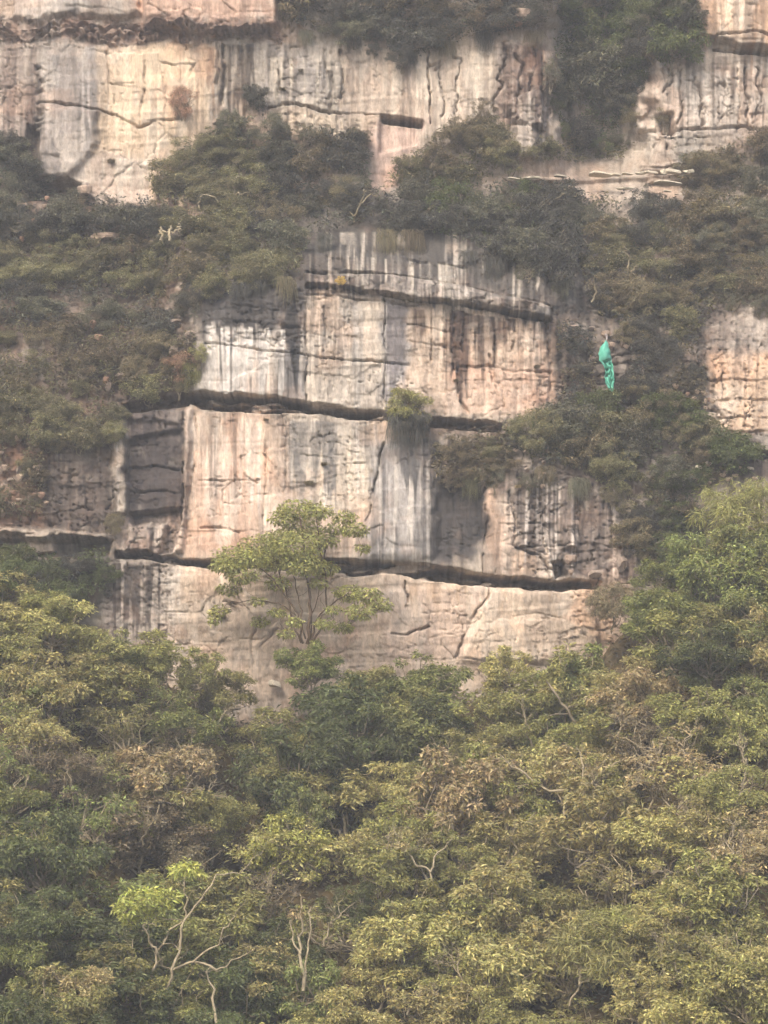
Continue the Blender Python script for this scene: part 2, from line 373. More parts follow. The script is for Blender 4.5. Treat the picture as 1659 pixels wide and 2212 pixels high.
for xs, y0, y1, w in [(1092, 95, 160, 5), (1118, 120, 270, 6), (1150, 100, 200, 5), (1172, 110, 280, 6), (1080, 150, 230, 4), (950, 140, 260, 2), (985, 120, 260, 2)]:
    crack([(xs, y0), (xs + 9, y0 * .6 + y1 * .4), (xs - 4, y1)], w * .7, .4, 1.2)
raise_([(1092, 225), (1170, 190), (1172, 280), (1110, 270)], .7, 6)
raise_([(1106, 278), (1150, 276), (1165, 310), (1150, 345), (1115, 350)], .8, 8)
crack([(930, 140), (960, 130), (940, 150)], 3, .4)
# right top block and pale wall
raise_([(1490, -90), (1900, -90), (1900, 108), (1600, 104), (1550, 88), (1490, 84)], .7, 5, 1.2)
crack([(1545, 82), (1580, 80), (1620, 78), (1700, 84)], 2.4, .5)
crack([(1540, 108), (1620, 114), (1700, 120), (1800, 122)], 4, .8)
for xs, y0, y1, w in [(1388, 165, 200, 5), (1432, 150, 200, 5), (1445, 150, 190, 4), (1512, 170, 275, 4), (1594, 140, 280, 5), (1615, 150, 280, 5), (1640, 150, 270, 4), (1470, 150, 280, 3)]:
    crack([(xs, y0), (xs + 7, y0 * .4 + y1 * .6), (xs - 3, y1)], w * .7, .38, 1.2)
dig([(1420, 255), (1450, 245), (1460, 290), (1432, 290)], .9, 6)
crack([(1380, 285), (1430, 285), (1500, 278), (1545, 280), (1600, 275), (1700, 282)], 3.5, .55)
crack([(1408, 300), (1416, 330), (1408, 350)], 4, .4); crack([(1440, 312), (1444, 345)], 3, .4)
raise_([(1385, 358), (1470, 354), (1500, 364), (1480, 376), (1385, 374)], .5, 3)
raise_([(1400, 384), (1490, 378), (1494, 392), (1400, 396)], .5, 3)
crack([(1385, 366), (1440, 366), (1480, 358)], 2, .4); crack([(1400, 380), (1490, 378)], 2.2, .5)
raise_([(1095, 388), (1300, 382), (1500, 372), (1500, 384), (1300, 394), (1095, 398)], .35, 3, .4)
# right edge wall
crack([(1535, 640), (1600, 650), (1700, 660)], 3, .4); dig([(1610, 974), (1760, 982), (1760, 996), (1640, 990)], 1.2, 3)
for xs in (1560, 1588, 1612, 1640): crack([(xs, 790), (xs + 3, 860), (xs, 920)], 2.4, .2)
for yy in (820, 862, 900, 930): crack([(1540, yy), (1620, yy + 3), (1700, yy)], 2.4, .22)
for i in range(26):                                                     # bedding of the dark wall around the cloth
    rr = random.Random(i); x0 = rr.uniform(1195, 1480); y0 = rr.uniform(640, 900); crack([(x0, y0), (x0 + rr.uniform(40, 110), y0 + rr.uniform(-4, 6))], rr.uniform(2, 4), .35, 1)

# --- colour of the stone: real tints and stains
C = np.empty(X.shape + (3,)); C[:] = lin((172, 154, 134))
def paint(pts, srgb, soft=10, a=1.0, warp=2.0):
    s, m = poly(pts, soft, warp); C[s] += (lin(srgb) - C[s]) * (m * a)[..., None]
fineS = fbm(X, Y, 8, 190, 81, 4); wideS = fbm(X, Y, 30, 300, 85, 3)
PAINT = [
 ([(-120, 380), (460, 420), (440, 900), (-120, 920)], (116, 98, 82)), ([(1190, 560), (1800, 500), (1800, 1040), (1190, 1040)], (116, 104, 92)),
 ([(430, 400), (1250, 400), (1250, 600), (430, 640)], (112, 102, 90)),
 ([(30, -80), (310, -80), (310, 45), (30, 45)], (172, 160, 148)), ([(310, -80), (620, -80), (600, 90), (300, 90)], (204, 166, 140)),
 ([(-120, 45), (600, 50), (600, 98), (-120, 95)], (150, 122, 104)), ([(-120, 95), (85, 95), (80, 330), (-120, 330)], (178, 158, 140)),
 ([(84, 90), (212, 95), (215, 240), (205, 392), (70, 392)], (170, 156, 143)), ([(206, 95), (470, 95), (455, 250), (380, 345), (300, 430), (206, 430)], (222, 192, 156)),
 ([(196, 330), (330, 335), (320, 440), (196, 440)], (196, 172, 150)), ([(470, 95), (740, 95), (740, 240), (570, 232), (465, 255)], (176, 162, 144)),
 ([(575, 100), (700, 100), (700, 205), (575, 228)], (166, 154, 142)), ([(590, 235), (835, 245), (800, 320), (590, 300)], (196, 176, 150)),
 ([(735, 90), (925, 100), (925, 265), (740, 242)], (194, 171, 148)), ([(822, 255), (914, 262), (890, 330), (850, 400), (790, 410)], (202, 170, 150)),
 ([(930, 110), (1100, 90), (1100, 275), (930, 268)], (196, 175, 152)), ([(1080, 90), (1178, 90), (1172, 284), (1080, 284)], (176, 150, 130)),
 ([(1100, 200), (1175, 190), (1172, 350), (1100, 350)], (186, 166, 148)), ([(1490, -80), (1900, -80), (1900, 108), (1490, 74)], (216, 184, 152)),
 ([(1366, 112), (1900, 112), (1900, 290), (1366, 300)], (196, 178, 160)), ([(1388, 288), (1520, 288), (1500, 398), (1388, 380)], (176, 163, 147)),
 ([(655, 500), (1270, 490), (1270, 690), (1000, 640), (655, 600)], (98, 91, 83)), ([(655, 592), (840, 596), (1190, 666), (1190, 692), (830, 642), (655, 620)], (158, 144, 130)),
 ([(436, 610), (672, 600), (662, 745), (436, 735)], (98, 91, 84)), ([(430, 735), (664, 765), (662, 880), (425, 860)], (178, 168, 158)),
 ([(660, 636), (832, 652), (832, 892), (658, 872)], (216, 197, 174)), ([(828, 650), (882, 657), (872, 870), (828, 860)], (172, 163, 156)),
 ([(880, 662), (1190, 694), (1190, 885), (1080, 905), (960, 895), (872, 870)], (208, 180, 153)), ([(960, 780), (1190, 790), (1190, 890), (960, 895)], (214, 178, 150)),
 ([(1190, 680), (1250, 680), (1250, 900), (1190, 890)], (140, 120, 102)), ([(1525, 760), (1800, 760), (1800, 935), (1535, 930)], (208, 174, 140)), ([(1525, 625), (1800, 625), (1800, 765), (1525, 765)], (140, 124, 110)),
 ([(395, 886), (832, 908), (800, 1215), (375, 1205)], (210, 180, 152)), ([(612, 900), (832, 908), (800, 1110), (620, 1100)], (200, 182, 158)), ([(430, 950), (562, 950), (562, 1190), (415, 1190)], (204, 168, 140), 30),
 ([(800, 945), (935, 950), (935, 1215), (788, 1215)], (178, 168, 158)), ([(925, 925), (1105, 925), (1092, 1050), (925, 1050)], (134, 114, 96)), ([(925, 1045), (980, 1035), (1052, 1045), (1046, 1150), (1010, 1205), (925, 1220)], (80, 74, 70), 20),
 ([(1042, 1040), (1112, 1040), (1102, 1255), (1036, 1250)], (204, 170, 142)), ([(1105, 1000), (1450, 1030), (1420, 1262), (1105, 1245)], (128, 113, 101)), ([(1100, 1190), (1190, 1195), (1190, 1245), (1100, 1245)], (204, 172, 142)),
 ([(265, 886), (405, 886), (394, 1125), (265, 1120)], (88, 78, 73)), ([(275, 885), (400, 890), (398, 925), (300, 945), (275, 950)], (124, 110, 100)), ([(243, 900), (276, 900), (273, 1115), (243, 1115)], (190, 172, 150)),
 ([(95, 920), (248, 930), (245, 1145), (95, 1145)], (100, 87, 77)), ([(-120, 890), (110, 890), (100, 1145), (-120, 1145)], (138, 104, 80)), ([(-120, 1132), (245, 1150), (245, 1167), (-120, 1164)], (166, 150, 132)),
 ([(-120, 1166), (245, 1168), (250, 1380), (-120, 1380)], (96, 90, 76)), ([(60, 1160), (116, 1160), (118, 1196), (56, 1196)], (196, 172, 146)), ([(262, 1110), (402, 1110), (380, 1205), (255, 1205)], (160, 140, 124)),
 ([(360, 1215), (1295, 1260), (1295, 1440), (900, 1500), (360, 1520)], (224, 196, 166)), ([(236, 1208), (378, 1222), (375, 1375), (220, 1375)], (166, 150, 134)), ([(840, 1262), (1060, 1270), (990, 1430), (840, 1430)], (212, 183, 158)),
 ([(1245, 1270), (1345, 1270), (1320, 1420), (1245, 1420)], (190, 163, 134)),
]
for q in PAINT: paint(q[0], q[1], q[2] if len(q) > 2 else 14)

def drip(top, length, srgb, seed, amount=.8, wave=11, thr=.5, fade=.5):
    """stain running down from a ledge: every column has its own strength and length"""
    t = np.array(top, float); s = _box(t[:, 0].min(), t[:, 0].max(), t[:, 1].min(), t[:, 1].max() + length * 1.7, 0)
    x = X[s] + (fbm(X[s], Y[s], 30, 120, seed + 3, 2) - .5) * 10; y = Y[s]
    y0 = np.interp(x, t[:, 0], t[:, 1]); z = np.zeros_like(x)
    st = fbm(x, z, wave, 1, seed, 3); st2 = fbm(x, z, wave * 4, 1, seed + 1, 2)
    L = length * (0.25 + 1.4 * fbm(x, z, wave * .8, 1, seed + 2, 2))
    u = (y - y0) / L
    m = sstep(thr - .06, thr + .10, st * .65 + st2 * .35) * sstep(0, .04, u) * (1 - sstep(fade, 1.0, u))
    m *= 0.65 + 0.7 * (fbm(X[s], Y[s], 7, 40, seed + 5, 3) - .2)
    m *= sstep(t[0, 0], t[0, 0] + 12, x) * (1 - sstep(t[-1, 0] - 12, t[-1, 0], x))
    ya = np.interp(x, [405, 520, 660, 828, 960, 1085, 1190], [850, 851, 869, 893, 907, 920, 905]); yc = np.interp(x, [248, 400, 480, 720, 830, 930, 1040, 1290], [1194, 1207, 1209, 1213, 1216, 1222, 1240, 1260])
    lim = np.where(y0 < ya - 20, np.where((x > 405) & (x < 1190), ya, 1e9), np.where(y0 < yc - 20, yc, 1e9))     # water drips off at the lip of a slot
    m *= 1 - sstep(lim - 2, lim + 2, y)
    C[s] += (lin(srgb) - C[s]) * np.clip(m * amount * 1.4, 0, 1)[..., None]

DK = (74, 66, 60); GR = (122, 116, 112); WH = (212, 199, 183); BR = (112, 82, 62)
drip([(660, 500), (1260, 500)], 130, (206, 190, 168), 101, .9, 9, .565, .6)         # pale columns in the dark lip
drip([(660, 520), (1260, 560)], 110, (70, 66, 62), 102, .7, 8, .52)
drip([(655, 600), (840, 600), (1190, 670)], 40, (84, 76, 70), 103, .8, 7, .48, .7)
drip([(440, 620), (660, 620)], 170, (82, 79, 77), 104, .95, 12, .42, .75)
drip([(440, 690), (662, 700)], 190, WH, 105, .95, 10, .52, .85)
drip([(440, 760), (662, 780)], 110, (98, 90, 84), 106, .8, 6, .55, .8)
drip([(662, 640), (830, 655)], 180, (160, 146, 130), 107, .6, 10, .5, .7)
drip([(662, 640), (830, 655)], 240, WH, 108, .7, 12, .54, .8)
drip([(826, 655), (882, 660)], 190, WH, 109, .6, 8, .55, .8); drip([(826, 655), (882, 660)], 200, (138, 129, 126), 110, .9, 9, .36, .9)
drip([(884, 665), (1190, 696)], 130, (120, 98, 82), 111, .75, 12, .56, .7); drip([(884, 665), (1190, 696)], 60, (86, 72, 62), 112, .8, 7, .52, .6)
drip([(968, 664), (1016, 672)], 170, (88, 72, 62), 113, 1.0, 14, .22, .85); drip([(968, 664), (1010, 672)], 190, (96, 76, 64), 213, .8, 20, .2, .9)
drip([(1060, 690), (1130, 694)], 90, (104, 80, 64), 114, .7, 9, .45, .7)
drip([(404, 895), (830, 912)], 170, WH, 115, .6, 9, .52, .7); drip([(404, 895), (640, 905)], 220, (170, 140, 118), 116, .5, 10, .52, .8)
drip([(620, 905), (740, 908)], 160, (138, 130, 120), 117, .8, 10, .42, .8); drip([(700, 905), (830, 912)], 100, (150, 140, 128), 118, .6, 8, .52, .8)
drip([(800, 960), (940, 962)], 250, (128, 120, 114), 119, .75, 12, .48, .9); drip([(800, 980), (940, 985)], 230, WH, 120, .85, 9, .54, .9)
drip([(860, 940), (960, 950)], 110, (92, 88, 84), 121, .9, 10, .38, .7)
drip([(1105, 1030), (1440, 1050)], 190, (208, 192, 176), 122, .85, 12, .54, .85); drip([(1105, 1020), (1440, 1050)], 170, (96, 84, 76), 123, .8, 9, .5, .8)
drip([(100, 940), (250, 945)], 190, (150, 132, 116), 124, .5, 8, .54, .8); drip([(243, 900), (276, 900)], 210, WH, 125, .6, 7, .5, .9)
drip([(270, 900), (400, 905)], 200, (76, 68, 66), 126, .6, 12, .5, .8)
drip([(236, 1212), (385, 1226)], 140, (88, 78, 70), 127, .85, 8, .46, .8); drip([(340, 1222), (430, 1228)], 130, (232, 216, 196), 128, .6, 9, .5, .8)
drip([(370, 1226), (640, 1240)], 120, (188, 160, 128), 129, .5, 12, .52); drip([(840, 1255), (1290, 1275)], 70, (190, 156, 120), 130, .5, 12, .54)
drip([(90, 90), (215, 95)], 260, (188, 176, 164), 131, .6, 12, .54, .8); drip([(-100, 95), (90, 95)], 230, (120, 100, 88), 132, .6, 14, .54, .8)
drip([(208, 95), (460, 95)], 300, (236, 210, 174), 133, .5, 18, .52, .8); drip([(380, 100), (480, 98)], 150, (172, 140, 112), 134, .6, 10, .52, .8)
drip([(465, 92), (575, 92)], 150, (104, 90, 76), 135, .8, 11, .46, .8); drip([(560, 92), (740, 92)], 130, (130, 118, 106), 136, .6, 10, .55, .8); drip([(560, 120), (740, 120)], 120, (206, 190, 166), 137, .6, 9, .54, .8)
drip([(740, 90), (1100, 95)], 150, (150, 128, 108), 138, .5, 11, .52, .8); drip([(740, 100), (1100, 105)], 180, (218, 200, 176), 139, .55, 10, .54, .8)
drip([(1080, 92), (1180, 92)], 190, (108, 84, 70), 140, .7, 9, .5, .8)
drip([(1366, 118), (1750, 120)], 150, (112, 94, 82), 141, .7, 14, .56, .7); drip([(1366, 150), (1750, 150)], 130, (222, 206, 188), 142, .6, 12, .5, .9)
drip([(1490, -60), (1800, -60)], 170, (182, 142, 108), 143, .6, 14, .5, .8); drip([(1525, 770), (1750, 770)], 140, (160, 124, 94), 144, .6, 10, .54, .8)
drip([(-100, 900), (110, 900)], 220, (176, 146, 120), 145, .7, 14, .58, .8); drip([(196, 340), (330, 340)], 90, (224, 206, 182), 146, .6, 8, .5, .8)
drip([(1195, 690), (1540, 640)], 260, (84, 74, 66), 147, .6, 14, .5, .8); drip([(1195, 690), (1540, 660)], 200, (166, 146, 126), 148, .5, 10, .6, .8)
drip([(262, 1120), (400, 1120)], 70, (90, 80, 74), 149, .7, 9, .5, .8)
# blotches, lichen, iron in the joints and pits
pat = sstep(.50, .62, fbm(WX, WY, 55, 150, 191, 5)); C += (C * np.array([.70, .71, .73]) - C) * (pat * .75)[..., None]
pal = sstep(.54, .66, fbm(WX + 300, WY, 40, 110, 193, 5)); C += (lin((216, 200, 180)) - C) * (pal * .38 * sstep(.06, .25, C[..., 1]))[..., None]
rosy = sstep(.56, .70, fbm(WX, WY + 500, 90, 80, 195, 4)); C += (C * np.array([1.06, .90, .80]) - C) * (rosy * .7)[..., None]
mott = fbm(X, Y, 70, 90, 91, 5); C *= (0.80 + 0.40 * mott)[..., None]
lich = sstep(.60, .72, fbm(X, Y, 30, 22, 92, 4)) * (0.15 + .45 * rough); C += (lin((196, 182, 162)) - C) * lich[..., None] * .55
iron = sstep(.62, .74, fbm(X, Y, 40, 34, 94, 5)) * .5; C += (lin((160, 124, 98)) - C) * (iron * .4)[..., None]
spk = sstep(.66, .76, fbm(X, Y, 8, 6, 96, 2)) * np.clip(rough, 0, 1); C += (lin((84, 70, 60)) - C) * (spk * .6)[..., None]
spots = sstep(.68, .78, fbm(X, Y, 11, 14, 97, 2)) * .7
for pts in ([(236, 1212), (378, 1222), (375, 1375), (220, 1375)], [(1245, 1270), (1345, 1270), (1320, 1420), (1245, 1420)], [(600, 235), (835, 245), (800, 320), (600, 320)], [(690, 100), (740, 100), (740, 245), (690, 245)], [(1140, 1040), (1200, 1040), (1200, 1220), (1140, 1220)], [(-100, 900), (110, 900), (100, 1130), (-100, 1130)]):
    s, m = poly(pts, 12); C[s] += (lin((82, 66, 56)) - C[s]) * (spots[s] * m)[..., None]
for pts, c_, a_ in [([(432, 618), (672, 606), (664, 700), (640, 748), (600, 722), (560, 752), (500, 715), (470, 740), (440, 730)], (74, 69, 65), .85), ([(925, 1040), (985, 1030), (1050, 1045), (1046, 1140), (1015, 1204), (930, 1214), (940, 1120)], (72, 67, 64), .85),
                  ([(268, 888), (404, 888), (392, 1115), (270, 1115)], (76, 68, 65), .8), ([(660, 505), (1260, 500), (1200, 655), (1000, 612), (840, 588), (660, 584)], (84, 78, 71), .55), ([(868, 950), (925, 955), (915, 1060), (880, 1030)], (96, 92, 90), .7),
                  ([(100, 930), (248, 935), (245, 1140), (100, 1140)], (88, 77, 69), .6), ([(640, 905), (720, 908), (715, 985), (650, 990)], (132, 122, 110), .6)]:
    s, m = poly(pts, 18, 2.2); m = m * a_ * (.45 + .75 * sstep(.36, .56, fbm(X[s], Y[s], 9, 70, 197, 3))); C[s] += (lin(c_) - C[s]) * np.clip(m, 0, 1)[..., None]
drip([(440, 700), (662, 712)], 170, (214, 203, 190), 305, .9, 10, .54, .85)
drip([(660, 545), (1250, 590)], 90, (192, 178, 158), 306, .8, 8, .58, .7)
ROCK_K = 0.80
st_ = fbm(X + (fbm(X, Y, 40, 160, 88, 2) - .5) * 16, Y, 7, 130, 87, 4); wd_ = .45 + .55 * sstep(.38, .58, fbm(X, Y, 90, 120, 89, 3))
wd_ *= 1 - .65 * sstep(1210, 1240, Y - .05 * (X - 400)) * sstep(370, 400, X); wd_ *= 1 - .5 * sstep(200, 225, X) * (1 - sstep(440, 480, X)) * (1 - sstep(400, 440, Y))
C *= (1 - (1 - sstep(.36, .47, st_ * .6 + wideS * .4)) * .38 * wd_ + sstep(.54, .64, st_ * .7 + fineS * .3) * .22 * wd_)[..., None]     # fine run-off streaks
gry = C @ np.array([.3, .55, .15]); C += (gry[..., None] * np.array([1.03, 1.0, .95]) - C) * .18
C = np.clip(C * ROCK_K, 0.01, 0.62)

PX, PY, PZ = place(X, Y, D0)
PY = PY - h
DEPTH = PY
def depth_at(vx, vy):
    i = int(np.clip(np.searchsorted(gx, vx), 1, NX - 1)); j = int(np.clip(np.searchsorted(gy, vy), 1, NY - 1))
    j0, j1, i0, i1 = max(j - 6, 0), j + 7, max(i - 6, 0), i + 7
    return float(np.median(DEPTH[j0:j1, i0:i1]))

# faces of the cliff that can be told apart: name, label, outline
FACES = [
 ('roof_slab', 'grey slab overhanging at the very top', [(-900, -900), (312, -900), (314, 44), (-900, 44)]),
 ('roof_slab', 'pinkish slab beside the grey one at the top', [(312, -900), (620, -900), (600, 88), (312, 70)]),
 ('rock_wall', 'grey upper wall with a rounded foot', [(-900, 44), (312, 70), (208, 96), (212, 440), (-900, 440)]),
 ('rock_wall', 'smooth peach upper wall', [(208, 96), (312, 72), (465, 88), (465, 250), (340, 440), (212, 440)]),
 ('rock_wall', 'grey streaked upper wall', [(465, 88), (740, 88), (742, 244), (740, 330), (465, 330)]),
 ('rock_wall', 'tan upper wall above the square notch', [(740, 60), (926, 60), (926, 268), (824, 248), (742, 244)]),
 ('rock_notch', 'pink rock inside the square notch', [(824, 248), (926, 268), (900, 330), (800, 420), (780, 340)]),
 ('rock_wall', 'fluted tan upper wall', [(926, 60), (1085, 60), (1085, 280), (926, 268)]),
 ('rock_fin', 'cracked brown columns beside the gully', [(1085, 60), (1185, 60), (1185, 360), (1085, 360)]),
 ('roof_slab', 'peach block jutting out at the top corner', [(1485, -900), (2560, -900), (2560, 112), (1600, 108), (1485, 86)]),
 ('rock_wall', 'pale blocky wall under the peach block', [(1366, 112), (1485, 90), (1600, 108), (2560, 114), (2560, 286), (1366, 300)]),
 ('rock_ledge', 'stepped lip of the middle wall', [(650, 500), (1260, 490), (1200, 700), (1000, 664), (830, 642), (655, 620)]),
 ('rock_wall', 'black and white stained middle wall', [(428, 600), (660, 600), (660, 870), (405, 850)]),
 ('rock_wall', 'pale middle wall', [(660, 620), (830, 642), (832, 894), (660, 870)]),
 ('rock_wall', 'blocky tan middle wall', [(832, 642), (1000, 664), (1190, 694), (1190, 900), (1085, 920), (832, 896)]),
 ('rock_slot', 'deep dark slot under the middle wall', SLOT_A), ('rock_slot', 'thin dark slot behind the hanging shrub', SLOT_B),
 ('rock_slot', 'long dark slot above the peach base', SLOT_C),
 ('rock_wall', 'peach and pink streaked lower wall', [(398, 872), (832, 908), (829, 955), (793, 1130), (790, 1216), (375, 1208)]),
 ('rock_wall', 'blue grey streaked wall beside the curved crack', [(829, 908), (935, 915), (935, 1222), (790, 1216), (793, 1130)]),
 ('rock_hollow', 'dark hollow beside the peach column', [(935, 915), (1046, 925), (1040, 1240), (935, 1222)]),
 ('rock_column', 'peach column above the slot', [(1046, 930), (1108, 930), (1104, 1246), (1040, 1240)]),
 ('rock_wall', 'grey wall with pale drips', [(1108, 930), (1460, 980), (1420, 1262), (1104, 1248)]),
 ('rock_block', 'dark purple grey blocks', [(243, 880), (398, 872), (375, 1205), (250, 1192)]),
 ('rock_wall', 'dark brown wall above the pale ledge', [(-900, 890), (243, 890), (243, 1134), (-900, 1134)]),
 ('rock_ledge', 'thin pale ledge', [(-900, 1134), (243, 1134), (245, 1168), (-900, 1168)]),
 ('rock_wall', 'spotted grey end of the peach base', [(-900, 1168), (248, 1168), (375, 1220), (375, 1740), (-900, 1740)]),
 ('rock_wall', 'smooth peach base wall', [(375, 1215), (900, 1248), (1060, 1268), (985, 1430), (985, 1740), (375, 1740)]),
 ('rock_wall', 'peach base wall beyond the slanting crack', [(1060, 1268), (1300, 1270), (1300, 1740), (985, 1740), (985, 1430)]),
 ('rock_wall', 'cracked peach wall at the edge', [(1525, 755), (2560, 755), (2560, 975), (1525, 975)]),
 ('rock_slope', 'dark broken rock around the hanging cloth', [(1190, 560), (2560, 520), (2560, 755), (1525, 755), (1525, 980), (1190, 940)]),
 ('rock_slope', 'reddish broken slope', [(-900, 440), (430, 440), (428, 880), (-900, 890)]),
]
FID = np.full((NY - 1, NX - 1), -1)
fx = (X[:-1, :-1] + X[1:, 1:]) / 2; fy = (Y[:-1, :-1] + Y[1:, 1:]) / 2
fx = fx + (WX - X)[:-1, :-1] * .5; fy = fy + (WY - Y)[:-1, :-1] * .45
for k, (_, _, pts) in enumerate(FACES):
    p = np.array(pts, float); ins = np.zeros(fx.shape, bool); n = len(p)
    for i in range(n):
        ax, ay = p[i]; bx, by = p[(i + 1) % n]; c = ((ay > fy) != (by > fy))
        ins ^= c & (fx < (bx - ax) * (fy - ay) / (by - ay + 1e-12) + ax)
    FID[ins & ((FID < 0) | (FACES[k][0] == 'rock_slot'))] = k
cliff = bpy.data.objects.new('cliff', None); COL.objects.link(cliff)
tag(cliff, 'tall layered cliff of peach and grey rock with dark streaks and vegetated ledges', 'cliff', kind='structure')
cliff.location = (0, 0, 0)
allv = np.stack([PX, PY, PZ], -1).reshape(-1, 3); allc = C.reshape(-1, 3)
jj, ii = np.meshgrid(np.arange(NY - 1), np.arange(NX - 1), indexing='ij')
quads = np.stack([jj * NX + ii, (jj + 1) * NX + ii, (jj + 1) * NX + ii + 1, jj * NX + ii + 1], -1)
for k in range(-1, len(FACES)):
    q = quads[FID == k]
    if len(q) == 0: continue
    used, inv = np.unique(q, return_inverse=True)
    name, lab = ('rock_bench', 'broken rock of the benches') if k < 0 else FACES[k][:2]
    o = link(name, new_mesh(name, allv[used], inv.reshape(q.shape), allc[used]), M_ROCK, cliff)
    o['label'] = lab
del allv, allc

# ------------------------------------------------------------------ ground under the wood: one sheet down the slope, across the valley, up to the viewer
FOREST_LINE = [(-900, 1150), (-100, 1180), (60, 1215), (160, 1270), (240, 1340), (380, 1400), (470, 1440), (530, 1500), (600, 1490), (660, 1450), (800, 1440), (960, 1440), (1100, 1430), (1260, 1420), (1330, 1330), (1400, 1260), (1480, 1160), (1600, 1080), (1760, 1060), (2560, 1020)]
fl = np.array(FOREST_LINE, float)
_flx, _, _flz = place(fl[:, 0], fl[:, 1], 0.0)
def base_z(x): return np.interp(x, _flx, _flz) - 2.2
def ground_z(x, y):
    x = np.asarray(x, float); y = np.asarray(y, float)
    z = base_z(x) + 0.72 * np.minimum(y, 1.5)
    und = (fbm(x, y, 9, 9, 301, 3) - .5) * 1.6
    slope = z + und
    far = np.interp(y, [-600, -300, -180, -108, -80, -62, -48], [24, 20, 12, 6.1, -14, -26, -28])
    t = sstep(-46, -24, y)
    return far * (1 - t) + slope * t
ux = np.concatenate([np.arange(-300, -40, 10), np.arange(-40, 40, .8), np.arange(40, 301, 10)]); uy = np.concatenate([np.arange(-600, -60, 10), np.arange(-60, 3.1, .8)])
UX, UY = np.meshgrid(ux, uy); UZ = ground_z(UX, UY)
n1, n0 = UX.shape
a, b = np.meshgrid(np.arange(n1 - 1), np.arange(n0 - 1), indexing='ij')
gq = np.stack([a * n0 + b, a * n0 + b + 1, (a + 1) * n0 + b + 1, (a + 1) * n0 + b], -1).reshape(-1, 4)
gc = lin((104, 90, 62)) * .6 * (0.7 + 0.6 * fbm(UX, UY, 3, 3, 311, 4))[..., None]
M_SOIL = bpy.data.materials.new('leafy_soil'); n, l = nodes_of(M_SOIL); bs = n['Principled BSDF']; bs.inputs['Roughness'].default_value = 1; bs.inputs['Specular IOR Level'].default_value = 0.1
at = n.new('ShaderNodeAttribute'); at.attribute_name = 'col'; nz = n.new('ShaderNodeTexNoise'); nz.inputs['Scale'].default_value = 4; nz.inputs['Detail'].default_value = 8
tcn = n.new('ShaderNodeTexCoord'); l.new(tcn.outputs['Object'], nz.inputs['Vector'])
mxn = n.new('ShaderNodeMix'); mxn.data_type = 'RGBA'; mxn.blend_type = 'OVERLAY'; mxn.inputs[0].default_value = .7; l.new(at.outputs['Color'], mxn.inputs[6]); l.new(nz.outputs[0], mxn.inputs[7]); l.new(mxn.outputs[2], bs.inputs['Base Color'])
gnd = link('ground', new_mesh('ground', np.stack([UX, UY, UZ], -1).reshape(-1, 3), gq, gc.reshape(-1, 3)), M_SOIL)
tag(gnd, 'leafy brown soil of the wooded slope and valley', 'ground', kind='structure')

# ------------------------------------------------------------------ plants
def rvec(rng, n):
    v = rng.normal(size=(n, 3)); return v / (np.linalg.norm(v, axis=1)[:, None] + 1e-9)

def leaves(pos, out, length, width, rng, droop=0.25, fold=0.25, up=0.5, dark=0.62):
    """one folded leaf (a quad) at every position; out = outward direction"""
    n = len(pos)
    nrm = out * (1 - up) + np.array([0, 0, up]) + rng.normal(size=(n, 3)) * 0.42
    nrm /= np.linalg.norm(nrm, axis=1)[:, None]
    ax = out * 0.8 + rvec(rng, n) * 0.9; ax[:, 2] -= droop
    ax -= nrm * np.sum(ax * nrm, 1)[:, None]; ax /= np.linalg.norm(ax, axis=1)[:, None] + 1e-9
    sd = np.cross(nrm, ax)
    L = (length * rng.uniform(.6, 1.35, n))[:, None]; Wd = (width * rng.uniform(.7, 1.3, n))[:, None]
    p0 = pos; p2 = pos + ax * L - nrm * L * 0.12
    mid = pos + ax * L * 0.48 + nrm * Wd * fold
    p1 = mid + sd * Wd * .5; p3 = mid - sd * Wd * .5
    V = np.stack([p0, p1, p2, p3], 1).reshape(-1, 3); Q = np.arange(4 * n).reshape(-1, 4)
    g = rng.uniform(dark, 1.4, n) * np.where(rng.random(n) < .16, 1.55, 1.0)  # random leaf tone; some leaves brightened to stand in for sunlit flecks
    tint = np.stack([g * rng.uniform(.93, 1.10, n), g, g * rng.uniform(.80, 1.12, n)], 1)
    return V, Q, np.repeat(tint, 4, 0)

def blob_crown(seed, nleaf, ll, lw, nblob=9, flat=.85, spread=.66, br=(.26, .48), up=.5, droop=.25, shell=.5):
    rng = np.random.default_rng(seed)
    bc = rvec(rng, nblob) * (rng.random(nblob) ** .45 * spread)[:, None]; bc[:, 2] *= flat
    rad = rng.uniform(*br, nblob)
    pick = rng.choice(nblob, nleaf, p=rad ** 2 / (rad ** 2).sum())
    d = rvec(rng, nleaf); d[:, 2] = d[:, 2] * .8 + .18
    d /= np.linalg.norm(d, axis=1)[:, None]
    r = rad[pick] * (shell + (1 - shell) * rng.random(nleaf) ** .6)
    tuft = np.repeat(rvec(rng, nleaf // 5 + 1), 5, 0)[:nleaf]               # leaves in tufts of five
    pos = bc[pick] + d * r[:, None] * np.array([1, 1, .8]) + tuft * ll * .5
    out = d * .7 + pos * .5; out /= np.linalg.norm(out, axis=1)[:, None] + 1e-9
    return leaves(pos, out, ll, lw, rng, droop=droop, up=up), bc, rad

def limb(p, q, r0, r1, rng, n=5, wob=.06):
    t = np.linspace(0, 1, n)[:, None]; L = np.linalg.norm(np.subtract(q, p))
    pts = np.asarray(p) * (1 - t) + np.asarray(q) * t; pts[1:-1] += rng.normal(size=(n - 2, 3)) * wob * L
    return pts, np.linspace(r0, r1, n)

